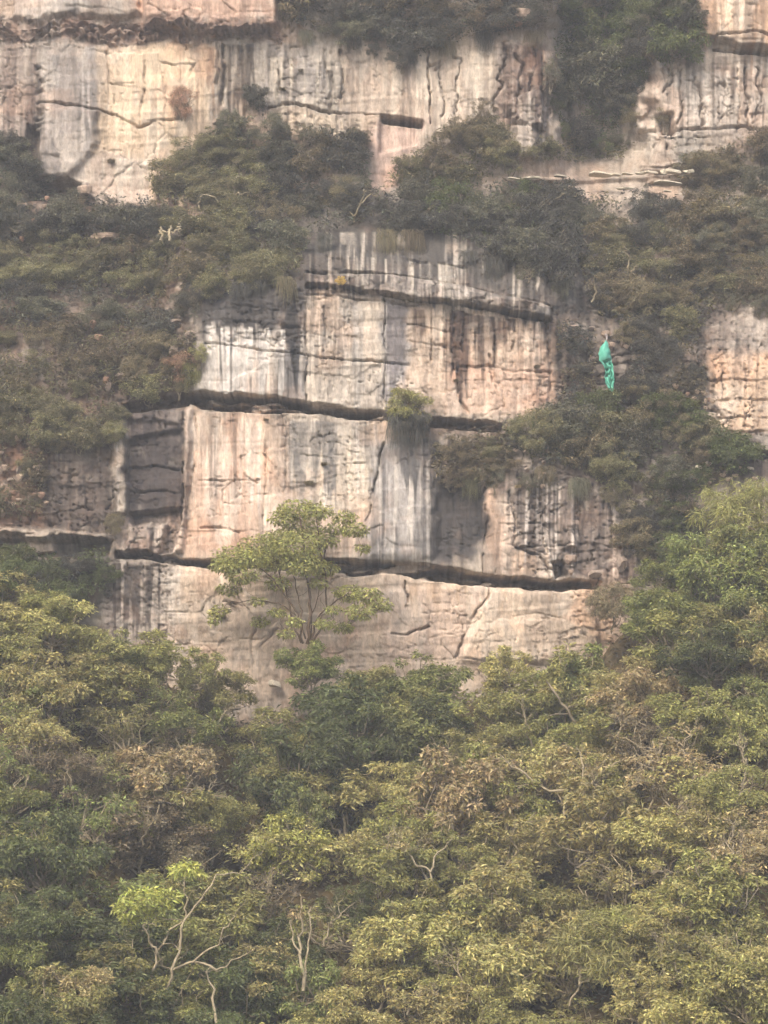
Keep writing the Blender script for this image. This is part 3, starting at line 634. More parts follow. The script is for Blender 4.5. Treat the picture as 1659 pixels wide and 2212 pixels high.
def stems_for(bc, rad, foot, seed, r0=.05, nstem=1, twig=3):
    """limbs from the foot to every leaf mass, with twigs"""
    rng = np.random.default_rng(seed); P = []
    foot = np.array(foot, float)
    fork = [foot * .45 + rng.normal(size=3) * np.array([.12, .12, .05]) * (1 + .8 * (nstem > 1)) for _ in range(nstem)]
    for k, f in enumerate(fork):
        fo = foot + np.array([rng.uniform(-.1, .1), rng.uniform(-.05, .05), 0]) * (nstem > 1)
        P.append(limb(fo, f, r0, r0 * .7, rng))
    for c in range(len(bc)):
        f = fork[c % nstem]
        P.append(limb(f, bc[c], r0 * .6, r0 * .22, rng, 5, .09))
        for _ in range(twig):
            d = rvec(rng, 1)[0]; d[2] = abs(d[2]) * .8
            P.append(limb(bc[c], bc[c] + d * rad[c] * rng.uniform(.7, 1.1), r0 * .2, r0 * .07, rng, 4, .08))
    return tubes(P, 5)

PROTO = {}
def proto(style, variants, leafnum, ll, lw, foot, r0, nstem=1, twig=3, **kw):
    PROTO[style] = []
    for v in range(variants):
        sd = hash_style(style) + v * 101
        (V, Q, T), bc, rad = blob_crown(sd, leafnum, ll, lw, **kw)
        cm = new_mesh('crown_' + style, V, Q, T, smooth=False)
        tv, tq = stems_for(bc, rad, foot, sd + 5, r0, nstem, twig)
        PROTO[style].append((cm, new_mesh('stem_' + style, tv, tq), np.array(foot, float)))
def hash_style(s): return sum(ord(c) * (i + 3) for i, c in enumerate(s)) * 7

proto('tree', 6, 7600, .095, .040, (0, .15, -1.4), .036, 1, 2, nblob=46, flat=.95, br=(.10, .27), spread=1.02, shell=.25)
proto('bigleaf', 6, 5600, .115, .048, (0, .1, -1.3), .034, 3, 2, nblob=44, flat=.92, br=(.10, .27), up=.5, spread=1.04, shell=.25)
proto('shrub', 6, 3600, .125, .048, (0, .5, -.95), .030, 3, 2, nblob=34, flat=.85, br=(.11, .30), spread=1.0, shell=.2)
proto('fine', 5, 5200, .095, .026, (0, .5, -.95), .026, 3, 2, nblob=36, flat=.85, up=.3, br=(.11, .28), spread=1.02, shell=.15)
proto('sparse', 5, 1700, .115, .044, (0, .15, -1.4), .032, 4, 4, nblob=36, flat=.9, br=(.12, .26), spread=1.05, shell=.1)
proto('feather', 4, 4600, .20, .022, (0, .35, -1.0), .026, 4, 2, nblob=34, flat=.85, droop=.6, up=.35, br=(.12, .30), spread=1.0, shell=.2)

def grass_proto(v, hang=False):
    rng = np.random.default_rng(900 + v + 50 * hang); n = 420; V = []; Q = []; T = []
    for i in range(n):
        b = np.array([rng.uniform(-.5, .5), rng.uniform(-.2, .3), rng.uniform(-.5, -.1)]) if not hang else np.array([rng.uniform(-.8, .8), rng.uniform(0, .5), rng.uniform(.3, .9)])
        d = rvec(rng, 1)[0]; d[1] = -abs(d[1]) * .7; d[2] = (abs(d[2]) + .7) if not hang else rng.uniform(-.1, .5)
        d /= np.linalg.norm(d); L = rng.uniform(.5, 1.25); w = rng.uniform(.012, .03)
        t = np.linspace(0, 1, 4)[:, None]; fall = (.7 if not hang else 1.5) * L
        pts = b + d * L * t * (1 if not hang else .5) - np.array([0, 0, 1]) * fall * t ** 2
        sd = np.cross(d, rvec(rng, 1)[0]); sd /= np.linalg.norm(sd); k = len(V) * 8
        wd = w * (1 - t * .85)
        V.append(np.concatenate([pts + sd * wd, pts - sd * wd])); g = rng.uniform(.6, 1.4)
        for s_ in range(3): Q.append((k + s_, k + s_ + 1, k + 4 + s_ + 1, k + 4 + s_))
        T.append(np.tile([g, g * rng.uniform(.92, 1.05), g * .95], (8, 1)))
    return new_mesh('grass_blades' if not hang else 'trailing_stems', np.concatenate(V), np.array(Q), np.concatenate(T), smooth=False)
GRASS = [grass_proto(v) for v in range(3)]; HANG = [grass_proto(v, True) for v in range(3)]

rnd = random.Random(7)
for me in [m for L in PROTO.values() for t in L for m in t[:2]] + GRASS + HANG:
    me.materials.append(LEAF['olive'])

def child(name, me, mat, parent, loc):
    o = bpy.data.objects.new(name, me); COL.objects.link(o); o.parent = parent; o.location = loc
    o.material_slots[0].link = 'OBJECT'; o.material_slots[0].material = mat
    return o

AUTO = []        # plants whose label is written at the end, from what they stand beside
LANDMARK = []    # (sheet x, sheet y, short name)
HUE_WORD = {'olive': 'olive', 'pale_olive': 'pale olive', 'straw': 'straw-coloured', 'deep': 'deep green', 'grey_green': 'grey-green', 'dark_grey': 'dark grey', 'brown_olive': 'brownish',
            'red_brown': 'rusty', 'yellow_green': 'yellow-green', 'fresh': 'green', 'dry': 'dry', 'ledge_olive': 'dull olive'}
STYLE_WORD = {'tree': 'dense', 'bigleaf': 'broad-leaved', 'shrub': 'leafy', 'fine': 'fine-leaved', 'sparse': 'twiggy', 'feather': 'feathery', 'grass': 'grassy', 'hang': 'trailing'}
VEG = []         # patches of low growth: outline, hues
def plant(name, vx, vy, r, hue, style, label, group=None, out=None, y=None, bark=None, sz=1.0, sx=1.0, cat=None, free=False):
    """a plant whose crown is centred at sheet position (vx, vy); y = depth, by default just off the rock"""
    if y is None: y = depth_at(vx, min(vy + r * .4, 1500)) - (metres(r, 0) * .45 if out is None else out)
    R = metres(r, y); x_, y_, z_ = [float(q) for q in place(vx, vy, y)]
    e = bpy.data.objects.new(name, None); COL.objects.link(e); e.empty_display_size = .3
    if label is None: AUTO.append((e, vx, vy, hue, style, name.split('_')[-1]))
    tag(e, label, cat or ('tree' if name.endswith('tree') else 'grass tuft' if 'tuft' in name else 'creeper' if 'creeper' in name else 'shrub'), group)
    yaw = rnd.uniform(-math.pi, math.pi) if (free or style in ('tree', 'bigleaf', 'sparse')) else rnd.uniform(-.6, .6)
    mir = rnd.choice((-1, 1))
    if style in ('grass', 'hang'):
        me = rnd.choice(GRASS if style == 'grass' else HANG); foot = np.array([0, .3, -.5 if style == 'grass' else .5])
    else:
        me, sm, foot = rnd.choice(PROTO[style])
    S = Vector((R * mir * sx, R, R * sz))
    rot = Matrix.Rotation(yaw, 3, 'Z')
    f = rot @ Vector((foot[0] * S.x, foot[1] * S.y, foot[2] * S.z))
    e.location = Vector((x_, y_, z_)) + f; e.rotation_euler = (0, 0, yaw); e.scale = S
    loc = tuple(-foot)
    if style in ('grass', 'hang'):
        child('blades' if style == 'grass' else 'trailing_stems', me, LEAF[hue], e, loc)
    else:
        child('trunk' if name.endswith('tree') else 'stems', sm, bark or M_BARK_GREY, e, loc)
        child('crown', me, LEAF[hue], e, loc)
    return e

def inside(pts, x, y):
    c = False; n = len(pts)
    for i in range(n):
        ax, ay = pts[i]; bx, by = pts[(i + 1) % n]
        if (ay > y) != (by > y) and x < (bx - ax) * (y - ay) / (by - ay) + ax: c = not c
    return c

def fill(pts, gap, rr, hues, styles, label, name='shrub', group=None, jit=.45, keep=1.0, **kw):
    """plants crowding one patch, row by row"""
    xs = [p[0] for p in pts]; ys = [p[1] for p in pts]; y = min(ys); row = 0; cnt = 0
    while y < max(ys):
        x = min(xs) + (row % 2) * gap * .5
        while x < max(xs):
            px = x + rnd.uniform(-jit, jit) * gap; py = y + rnd.uniform(-jit, jit) * gap
            if inside(pts, px, py) and rnd.random() < keep:
                plant(name, px, py, rnd.uniform(*rr), rnd.choice(hues), rnd.choice(styles), label, group, sz=rnd.uniform(.75, 1.1), sx=rnd.uniform(.9, 1.3), **kw); cnt += 1
            x += gap
        y += gap * .8; row += 1
    return cnt

# --- plants on the cliff, patch by patch
def patch(pts, gap, rr, hues, styles, where, **kw):
    hues = [{'olive': 'ledge_olive', 'fresh': 'ledge_olive', 'pale_olive': 'ledge_olive', 'red_brown': 'brown_olive'}.get(q, q) for q in hues]
    VEG.append((pts, hues)); fill(pts, gap * 1.26, (rr[0] * 1.15, rr[1] * 1.3), hues, styles, None, group='plants ' + where, **kw)
patch([(610, -40), (1200, -40), (1190, 50), (1090, 70), (1000, 90), (930, 105), (860, 110), (790, 80), (700, 75), (630, 50)], 52, (32, 52), ['dark_grey', 'grey_green', 'dark_grey', 'brown_olive'], ['shrub', 'fine'], 'along the top edge')
patch([(1195, -40), (1500, -40), (1500, 60), (1440, 110), (1385, 150), (1365, 240), (1320, 300), (1235, 330), (1205, 250), (1195, 130)], 52, (34, 55), ['deep', 'dark_grey', 'grey_green', 'deep'], ['shrub', 'fine', 'tree'], 'in the steep gully')
patch([(-40, 300), (60, 300), (75, 390), (200, 440), (330, 440), (330, 500), (150, 510), (-40, 500)], 52, (30, 48), ['dark_grey', 'dark_grey', 'grey_green'], ['shrub', 'fine'], 'under the grey rounded wall')
patch([(340, 440), (370, 345), (470, 285), (560, 250), (590, 300), (580, 400), (540, 520), (430, 560), (350, 520)], 50, (30, 48), ['grey_green', 'olive', 'fresh', 'olive'], ['shrub', 'fine'], 'on the ledge under the peach wall')
patch([(580, 290), (760, 290), (790, 350), (800, 410), (800, 480), (660, 510), (560, 520), (580, 400)], 50, (30, 48), ['grey_green', 'dark_grey', 'brown_olive'], ['shrub', 'fine'], 'on the ledge under the streaked wall')
patch([(830, 400), (910, 320), (960, 280), (1060, 260), (1100, 300), (1110, 360), (1100, 400), (900, 400)], 48, (28, 44), ['olive', 'brown_olive', 'olive'], ['shrub', 'fine'], 'on the ledge under the fluted wall')
patch([(810, 420), (1100, 400), (1260, 420), (1260, 500), (1230, 590), (1120, 580), (1000, 520), (830, 500)], 48, (30, 50), ['dark_grey', 'grey_green', 'dark_grey', 'deep'], ['shrub', 'fine', 'shrub'], 'over the stained lip')
patch([(1150, 320), (1200, 310), (1370, 310), (1385, 340), (1250, 350), (1150, 350)], 40, (22, 32), ['olive', 'fresh', 'brown_olive'], ['fine', 'shrub'], 'at the foot of the gully')
patch([(1120, 430), (1400, 425), (1500, 425), (1480, 560), (1260, 620), (1250, 500)], 50, (30, 48), ['grey_green', 'dark_grey', 'brown_olive', 'olive'], ['shrub', 'fine'], 'below the row of pale ledge stones')
patch([(1500, 330), (1720, 290), (1720, 560), (1640, 620), (1480, 560), (1500, 400)], 50, (30, 48), ['brown_olive', 'grey_green', 'brown_olive', 'red_brown'], ['shrub', 'fine'], 'under the pale blocky wall')
patch([(1280, 620), (1480, 570), (1640, 620), (1560, 650), (1500, 730), (1400, 720), (1290, 690)], 50, (30, 46), ['olive', 'brown_olive', 'dark_grey'], ['shrub', 'fine', 'feather'], 'above the hanging cloth')
patch([(-40, 520), (160, 510), (330, 520), (560, 530), (650, 540), (650, 590), (560, 610), (400, 620), (200, 620), (-40, 600)], 48, (28, 44), ['olive', 'brown_olive', 'fresh', 'olive'], ['shrub', 'fine', 'feather'], 'on the sloping bench')
patch([(-40, 610), (200, 630), (440, 640), (430, 700), (300, 720), (180, 720), (-40, 700)], 50, (28, 42), ['dark_grey', 'grey_green', 'brown_olive'], ['shrub', 'fine'], 'halfway up the broken slope', keep=.85)
patch([(-40, 700), (180, 730), (250, 720), (420, 730), (420, 830), (300, 860), (120, 850), (-40, 830)], 50, (24, 38), ['red_brown', 'brown_olive', 'pale_olive', 'olive'], ['shrub', 'feather', 'sparse'], 'among the pink rocks', keep=.75)
patch([(-40, 830), (120, 860), (270, 880), (260, 940), (110, 945), (-40, 920)], 44, (26, 38), ['pale_olive', 'olive', 'olive'], ['shrub', 'feather'], 'drooping over the dark brown wall')
patch([(-40, 940), (100, 960), (95, 1120), (-40, 1120)], 46, (18, 30), ['red_brown', 'brown_olive', 'olive'], ['sparse', 'feather', 'shrub'], 'on the red-brown rock', keep=.6)
patch([(1080, 905), (1200, 890), (1330, 850), (1450, 880), (1600, 960), (1600, 1010), (1480, 1080), (1400, 1100), (1380, 1040), (1250, 1010), (1100, 1000)], 50, (30, 48), ['deep', 'brown_olive', 'grey_green', 'olive'], ['shrub', 'fine', 'shrub'], 'below the hanging cloth')
patch([(1360, 720), (1520, 740), (1520, 880), (1440, 870), (1360, 840)], 46, (24, 36), ['brown_olive', 'dark_grey', 'brown_olive'], ['shrub', 'sparse', 'fine'], 'between cloth and peach rock', keep=.8)
patch([(1200, 700), (1280, 720), (1280, 860), (1200, 880)], 46, (18, 28), ['brown_olive', 'dark_grey'], ['sparse', 'fine'], 'beside the hanging cloth', keep=.5)
patch([(930, 950), (1090, 940), (1100, 1010), (1040, 1050), (940, 1040)], 40, (20, 32), ['brown_olive', 'olive', 'brown_olive'], ['shrub', 'fine'], 'above the dark hollow', keep=.8)
patch([(1370, 1090), (1480, 1060), (1530, 1130), (1440, 1230), (1360, 1200)], 36, (26, 38), ['deep', 'brown_olive', 'dark_grey'], ['shrub', 'fine'], 'at the end of the grey dripping wall')
patch([(20, 1195), (230, 1195), (240, 1290), (120, 1270), (30, 1230)], 44, (26, 38), ['deep', 'dark_grey', 'deep'], ['shrub', 'hang'], 'below the thin pale ledge', name='creeper', cat='creeper')
def fringe(pts, n, rr, hues, styles, name):
    """growth trailing along the lower edge of a ledge"""
    p = np.array(pts, float); t = np.concatenate([[0], np.cumsum(np.hypot(*np.diff(p, axis=0).T))])
    for k in range(n):
        u = (k + rnd.uniform(.1, .9)) / n * t[-1]; x_ = float(np.interp(u, t, p[:, 0])); y_ = float(np.interp(u, t, p[:, 1])) + rnd.uniform(-10, 10)
        plant(name, x_, y_, rnd.uniform(*rr), rnd.choice(hues), rnd.choice(styles), None, 'growth trailing over the ledges', out=.35, sz=rnd.uniform(.8, 1.4))
DG = ['dark_grey', 'grey_green', 'brown_olive']
fringe([(640, 70), (760, 95), (860, 120), (1000, 105), (1090, 85), (1180, 70)], 7, (18, 28), DG, ['hang', 'sparse', 'fine'], 'creeper')
fringe([(690, 520), (830, 515), (960, 530), (1080, 575), (1200, 610), (1260, 640)], 7, (18, 30), DG, ['hang', 'hang', 'sparse'], 'creeper')
fringe([(430, 650), (520, 630), (650, 610)], 4, (20, 30), DG, ['hang', 'sparse', 'fine'], 'creeper')
fringe([(20, 930), (120, 950), (250, 945)], 5, (20, 32), ['ledge_olive', 'brown_olive', 'grey_green'], ['hang', 'feather'], 'creeper')
fringe([(960, 1045), (1090, 1030), (1200, 1035), (1330, 1060), (1400, 1100)], 7, (20, 32), ['brown_olive', 'grey_green', 'ledge_olive'], ['hang', 'sparse'], 'creeper')
fringe([(330, 440), (300, 470), (210, 445), (120, 430)], 5, (16, 26), DG, ['sparse', 'fine'], 'creeper')
fringe([(1190, 130), (1200, 230), (1230, 330), (1360, 290), (1375, 200)], 6, (18, 30), ['grey_green', 'brown_olive', 'deep'], ['sparse', 'fine'], 'creeper')
fringe([(580, 290), (660, 275), (770, 285), (810, 330)], 5, (18, 26), ['grey_green', 'brown_olive'], ['sparse', 'fine'], 'creeper')
fringe([(380, 840), (420, 800), (436, 740)], 3, (16, 26), ['brown_olive', 'olive'], ['hang', 'sparse'], 'creeper')
fringe([(1530, 640), (1600, 640), (1680, 650)], 4, (20, 30), ['brown_olive', 'grey_green'], ['hang', 'sparse'], 'creeper')
# single plants on the wall
plant('shrub', 880, 880, 52, 'olive', 'shrub', 'olive shrub growing from the dark slot in the middle of the wall', out=.7)
plant('creeper', 882, 930, 50, 'dark_grey', 'hang', 'dark trailing creeper beneath the shrub in the middle of the wall', out=.5)
plant('shrub', 905, 905, 40, 'dark_grey', 'fine', 'dark shaded half of the clump over the blue grey streaked wall', out=.5)  # darker leaf colour stands in for shade on this half
plant('dry_bush', 400, 218, 40, 'dry', 'fine', 'dry rust-coloured bush on the smooth peach upper wall', out=.3, sz=1.1)
plant('shrub', 548, 208, 34, 'dark_grey', 'shrub', 'dark bush on the crack between the peach and streaked upper walls', out=.3)
plant('shrub', 500, 262, 34, 'grey_green', 'shrub', 'grey bush below the slanting dark bush on the upper wall', out=.4)
plant('shrub', 1045, 240, 30, 'brown_olive', 'sparse', 'twiggy bush in front of the fluted tan wall', out=.4)
plant('shrub', 865, 125, 34, 'dark_grey', 'fine', 'dark bush hanging lowest over the tan upper wall', out=.5)
plant('shrub', 250, 1130, 28, 'brown_olive', 'fine', 'round dark bush at the corner of the pale ledge', out=.6)
plant('shrub', 390, 790, 44, 'red_brown', 'feather', 'feathery red-brown bush at the edge of the black and white wall', out=.5)
plant('shrub', 1440, 250, 30, 'brown_olive', 'sparse', 'brown twiggy bush in the gap of the pale blocky wall', out=.4)
plant('yellow_tuft', 735, 606, 12, 'yellow', 'shrub', 'small bright yellow tuft on the stepped lip of the middle wall', out=.75, cat='plant tuft')
plant('grass_tuft', 1119, 1049, 11, 'straw', 'grass', 'tiny pale yellow tuft on the grey dripping wall', out=.2)
for k, (tx, ty, rr_) in enumerate([(610, 190, 12), (575, 905, 10), (668, 1040, 16), (700, 1000, 12), (480, 1330, 14), (500, 1300, 12), (1160, 790, 12), (985, 820, 10), (650, 150, 10), (240, 345, 16)]):
    plant('grass_tuft', tx, ty, rr_, 'brown_olive', 'grass', None, 'tufts in the cracks of the wall', out=.1)

# --- the wood below the cliff
def wood_depth(vy, vx):
    top = np.interp(vx, fl[:, 0], fl[:, 1])
    return float(-1.6 - max(vy - top, -40) / 812.0 * 16.5)
def wood(name, vx, vy, r, hue, style, label, group=None, **kw):
    return plant(name, vx, vy, r, hue, style, label, group, y=wood_depth(vy, vx), **kw)

KEY = [  # crown position, size, leaf colour, build, label
 (30, 1255, 66, 'deep', 'tree', 'dark green tree at the left edge under the pale ledge'),
 (112, 1320, 74, 'olive', 'tree', 'upright olive tree standing before the spotted end of the base wall'),
 (205, 1395, 80, 'olive', 'bigleaf', 'olive tree just left of the spotted grey base wall'),
 (320, 1420, 84, 'olive', 'bigleaf', 'leafy olive tree under the spotted grey base wall'),
 (430, 1455, 62, 'olive', 'bigleaf', 'small olive tree touching the foot of the peach base wall'),
 (672, 1436, 72, 'fresh', 'bigleaf', 'dense green bush at the foot of the lone tree'),
 (800, 1480, 72, 'olive', 'bigleaf', 'olive bush to the right of the lone tree foot'),
 (925, 1475, 84, 'fresh', 'bigleaf', 'green tree below the cracked pinkish base wall'),
 (1090, 1450, 66, 'pale_olive', 'bigleaf', 'pale yellow-green bush below the slanting crack'),
 (1230, 1475, 96, 'pale_olive', 'sparse', 'pale open-branched tree in front of the right end of the base wall'),
 (1225, 1480, 80, 'olive', 'bigleaf', 'yellowish leafy tree below the right end of the base wall'),
 (1385, 1500, 100, 'straw', 'bigleaf', 'wide straw-coloured crown right of the yellowish tree'),
 (1400, 1590, 90, 'brown_olive', 'sparse', 'brownish thin-leaved tree in the middle of the right wood'),
 (1330, 1300, 60, 'brown_olive', 'feather', 'brown feathery bush hiding the right end of the long dark slot'),
 (1430, 1330, 88, 'fresh', 'tree', 'bright green tree right of the long dark slot'),
 (1560, 1260, 104, 'fresh', 'bigleaf', 'large green tree on the right edge below the feathery pale bush'),
 (1598, 1090, 92, 'olive', 'feather', 'large olive feathery bush at the right edge above the wood'),
 (1500, 1200, 72, 'fresh', 'tree', 'fresh green tree climbing the right bank above the bright green tree'),
 (1645, 1185, 92, 'fresh', 'bigleaf', 'broad green tree at the right edge right under the feathery bush'),
 (1425, 1255, 60, 'fresh', 'bigleaf', 'small green tree at the top of the right bank near the grey dripping wall'),
 (850, 1900, 96, 'olive', 'bigleaf', 'olive crown between the straw crown and the pale yellowish bush'),
 (1520, 1420, 96, 'deep', 'tree', 'dark green tree in the right wood under the large green one'),
 (100, 1480, 104, 'pale_olive', 'bigleaf', 'pale olive crown near the left edge below the upright tree'),
 (640, 1680, 130, 'deep', 'tree', 'deep green round crown in the centre of the wood'),  # deep leaf green also carries the dark shadow at this spot
 (760, 1600, 100, 'deep', 'tree', 'dark green crown above the centre of the wood'),
 (880, 1570, 96, 'fresh', 'bigleaf', 'fresh green crown in the middle of the wood'),
 (360, 1680, 116, 'straw', 'bigleaf', 'beige-leaved crown left of the deep green round crown'),
 (185, 1680, 84, 'brown_olive', 'sparse', 'bare-twigged tree left of the beige crown'),
 (90, 1860, 130, 'deep', 'tree', 'big dark green tree at the left edge'),
 (60, 2000, 110, 'deep', 'tree', 'dark green lower tree in the left corner shade'),
 (985, 1740, 126, 'straw', 'bigleaf', 'large pale straw crown in the centre right of the wood'),
 (1300, 1800, 140, 'pale_olive', 'bigleaf', 'wide pale green crown with big leaves right of centre'),
 (1470, 1660, 110, 'straw', 'sparse', 'pale leafless branching tree at the right'),
 (1180, 1660, 96, 'pale_olive', 'sparse', 'pale twiggy tree with forked limbs above the wide pale green crown'),
 (1580, 1720, 104, 'olive', 'tree', 'olive tree at the right edge beside the leafless tree'),
 (630, 1830, 84, 'yellow_green', 'bigleaf', 'bright yellow-green crown behind the pale forked trunks'),
 (660, 1760, 60, 'fresh', 'bigleaf', 'green crown peeking over the bright yellow-green one'),
 (560, 1940, 90, 'brown_olive', 'sparse', 'brown twiggy crown right of the pale forked trunks'),
 (170, 2130, 84, 'straw', 'bigleaf', 'arched beige bush at the lower left'),
 (580, 2110, 96, 'pale_olive', 'bigleaf', 'pale leafy bush at the bottom right of the forked trunks'),
 (850, 2040, 110, 'pale_olive', 'bigleaf', 'pale yellowish bush at the bottom centre'),
 (760, 1960, 70, 'deep', 'tree', 'dark green shadow-gap tree below the straw crown'),  # dark-leaved tree stands in for a shaded gap between crowns
 (1080, 1960, 120, 'pale_olive', 'bigleaf', 'olive crown at the bottom right of centre'),
 (1080, 2120, 110, 'pale_olive', 'bigleaf', 'pale olive bush on the bottom edge right of centre'),
 (1330, 2040, 120, 'olive', 'feather', 'olive grassy bush at the bottom right'),
 (1540, 1930, 120, 'olive', 'bigleaf', 'olive crown at the right edge low in the wood'),
 (1540, 2120, 110, 'olive', 'bigleaf', 'olive bush in the bottom right corner'),
]
for x_, y_, r_, hue, st, lab in KEY:
    LANDMARK.append((x_, y_, lab)); isb = any(w in lab for w in ('bush',)); wood('bush' if isb else 'tree', x_, y_, r_, hue, st, lab, bark=M_BARK_PALE if st == 'sparse' else None, cat='bush' if isb else 'tree', sz=rnd.uniform(.8, 1.0))

def wood_fill(pts, gap, rr, hues, styles, where, keep=1.0):
    xs = [p[0] for p in pts]; ys = [p[1] for p in pts]; y = min(ys); row = 0
    while y < max(ys):
        x = min(xs) + (row % 2) * gap * .5
        while x < max(xs):
            px = x + rnd.uniform(-.4, .4) * gap; py = y + rnd.uniform(-.4, .4) * gap
            if inside(pts, px, py) and rnd.random() < keep:
                e = wood('tree', px, py, rnd.uniform(*rr), rnd.choice(hues), rnd.choice(styles), None, 'trees ' + where, sz=rnd.uniform(.75, 1.0), sx=rnd.uniform(.95, 1.3), bark=M_BARK_PALE)
                e.location.y += 0.8
            x += gap
        y += gap * .75; row += 1
wood_fill([(-60, 1260), (60, 1270), (240, 1400), (460, 1470), (530, 1540), (530, 1620), (-60, 1620)], 112, (74, 104), ['olive', 'pale_olive', 'olive', 'fresh'], ['bigleaf', 'tree', 'sparse'], 'in the left wood under the base wall')
wood_fill([(540, 1550), (620, 1530), (800, 1500), (1050, 1490), (1050, 1620), (540, 1640)], 112, (74, 104), ['olive', 'fresh', 'olive', 'deep'], ['bigleaf', 'tree'], 'below the lone tree')
wood_fill([(1060, 1500), (1280, 1470), (1380, 1380), (1500, 1240), (1620, 1170), (1720, 1150), (1720, 1640), (1060, 1640)], 116, (76, 108), ['olive', 'pale_olive', 'fresh', 'olive'], ['bigleaf', 'tree', 'bigleaf'], 'in the right wood beside the base wall')
wood_fill([(-60, 1630), (560, 1630), (560, 1900), (-60, 1900)], 120, (78, 112), ['olive', 'brown_olive', 'fresh', 'olive'], ['bigleaf', 'tree', 'sparse'], 'in the left wood above the forked trunks')
wood_fill([(560, 1650), (1060, 1650), (1060, 1920), (560, 1920)], 120, (78, 112), ['fresh', 'olive', 'olive', 'pale_olive'], ['bigleaf', 'tree', 'sparse'], 'in the middle of the wood')
wood_fill([(1060, 1650), (1720, 1650), (1720, 1920), (1060, 1920)], 120, (78, 112), ['pale_olive', 'olive', 'pale_olive', 'straw'], ['bigleaf', 'sparse', 'tree'], 'in the right wood')
wood_fill([(-60, 1910), (700, 1910), (700, 2290), (-60, 2290)], 124, (80, 112), ['deep', 'olive', 'olive', 'fresh'], ['tree', 'bigleaf'], 'low in the left wood')
wood_fill([(700, 1920), (1720, 1920), (1720, 2290), (700, 2290)], 124, (80, 112), ['pale_olive', 'olive', 'pale_olive', 'olive'], ['bigleaf', 'tree', 'sparse'], 'low in the right wood')

# --- trees traced limb by limb: limbs and leaf masses given on the sheet, each with its own depth
def traced_tree(name, label, cat, y, foot, limbs, masses, hue, bark, ll=.22, lw=.09, per=150, seed=1, dy=.9, r0=.07, sub='trunk', twigs=4):
    rng = np.random.default_rng(seed)
    fx_, fy_, fz_ = [float(q) for q in place(foot[0], foot[1], y)]; o = np.array([fx_, fy_, fz_])
    e = bpy.data.objects.new(name, None); COL.objects.link(e); e.location = o; tag(e, label, cat)
    Pth = []; tips = []
    for L in limbs:
        pts, r_a, r_b = L[0], L[1], L[2]; dd = rng.uniform(-dy, dy) if len(L) < 4 else L[3]
        n = len(pts); dep = [y + dd * k / max(n - 1, 1) for k in range(n)]
        w = np.array([place(p[0], p[1], d) for p, d in zip(pts, dep)], float) - o
        t = np.linspace(0, n - 1, (n - 1) * 3 + 1)
        w = np.stack([np.interp(t, np.arange(n), w[:, a]) for a in range(3)], 1)
        w[1:-1] += rng.normal(size=(len(w) - 2, 3)) * .045
        Pth.append((w, np.linspace(r_a, r_b, len(w))))
        for _ in range(twigs):
            k = rng.integers(len(w) // 2, len(w)); d = rvec(rng, 1)[0]; d[2] = abs(d[2])
            Pth.append(limb(w[k], w[k] + d * rng.uniform(.3, .8), r_b * .6, r_b * .25, rng, 4, .08))
    VV = []; TT = []; nv = 0
    for (mx_, my_, mr_) in masses:
        yy = y + rng.uniform(-dy, dy); c = np.array(place(mx_, my_, yy), float) - o; R = metres(mr_, yy)
        n = int(per * (mr_ / 30) ** 2) + 14
        d = rvec(rng, n); d[:, 2] = d[:, 2] * .8 + .2
        pos = c + d * (R * (.35 + .65 * rng.random(n) ** .6))[:, None] * np.array([1.15, 1, .72])
        V, Q, T = leaves(pos, d, ll, lw, rng); VV.append(V); TT.append(T)
        near = min(Pth, key=lambda q: np.linalg.norm(q[0][-1] - c)); k = len(near[0]) // 2
        if np.linalg.norm(near[0][-1] - c) > .15: Pth.append(limb(near[0][-1] if np.linalg.norm(near[0][-1] - c) < 2 else near[0][k], c, near[1][-1] * .9, .008, rng, 5, .06))
        for _ in range(3):
            d = rvec(rng, 1)[0]; Pth.append(limb(c, c + d * R * .9, .010, .005, rng, 4, .08))
    tv, tq = tubes(Pth, 6)
    link(sub, new_mesh(sub, tv, tq), bark, e)
    if VV:
        V = np.concatenate(VV); link('crown', new_mesh('crown', V, np.arange(len(V)).reshape(-1, 4), np.concatenate(TT), smooth=False), LEAF[hue], e)
    return e

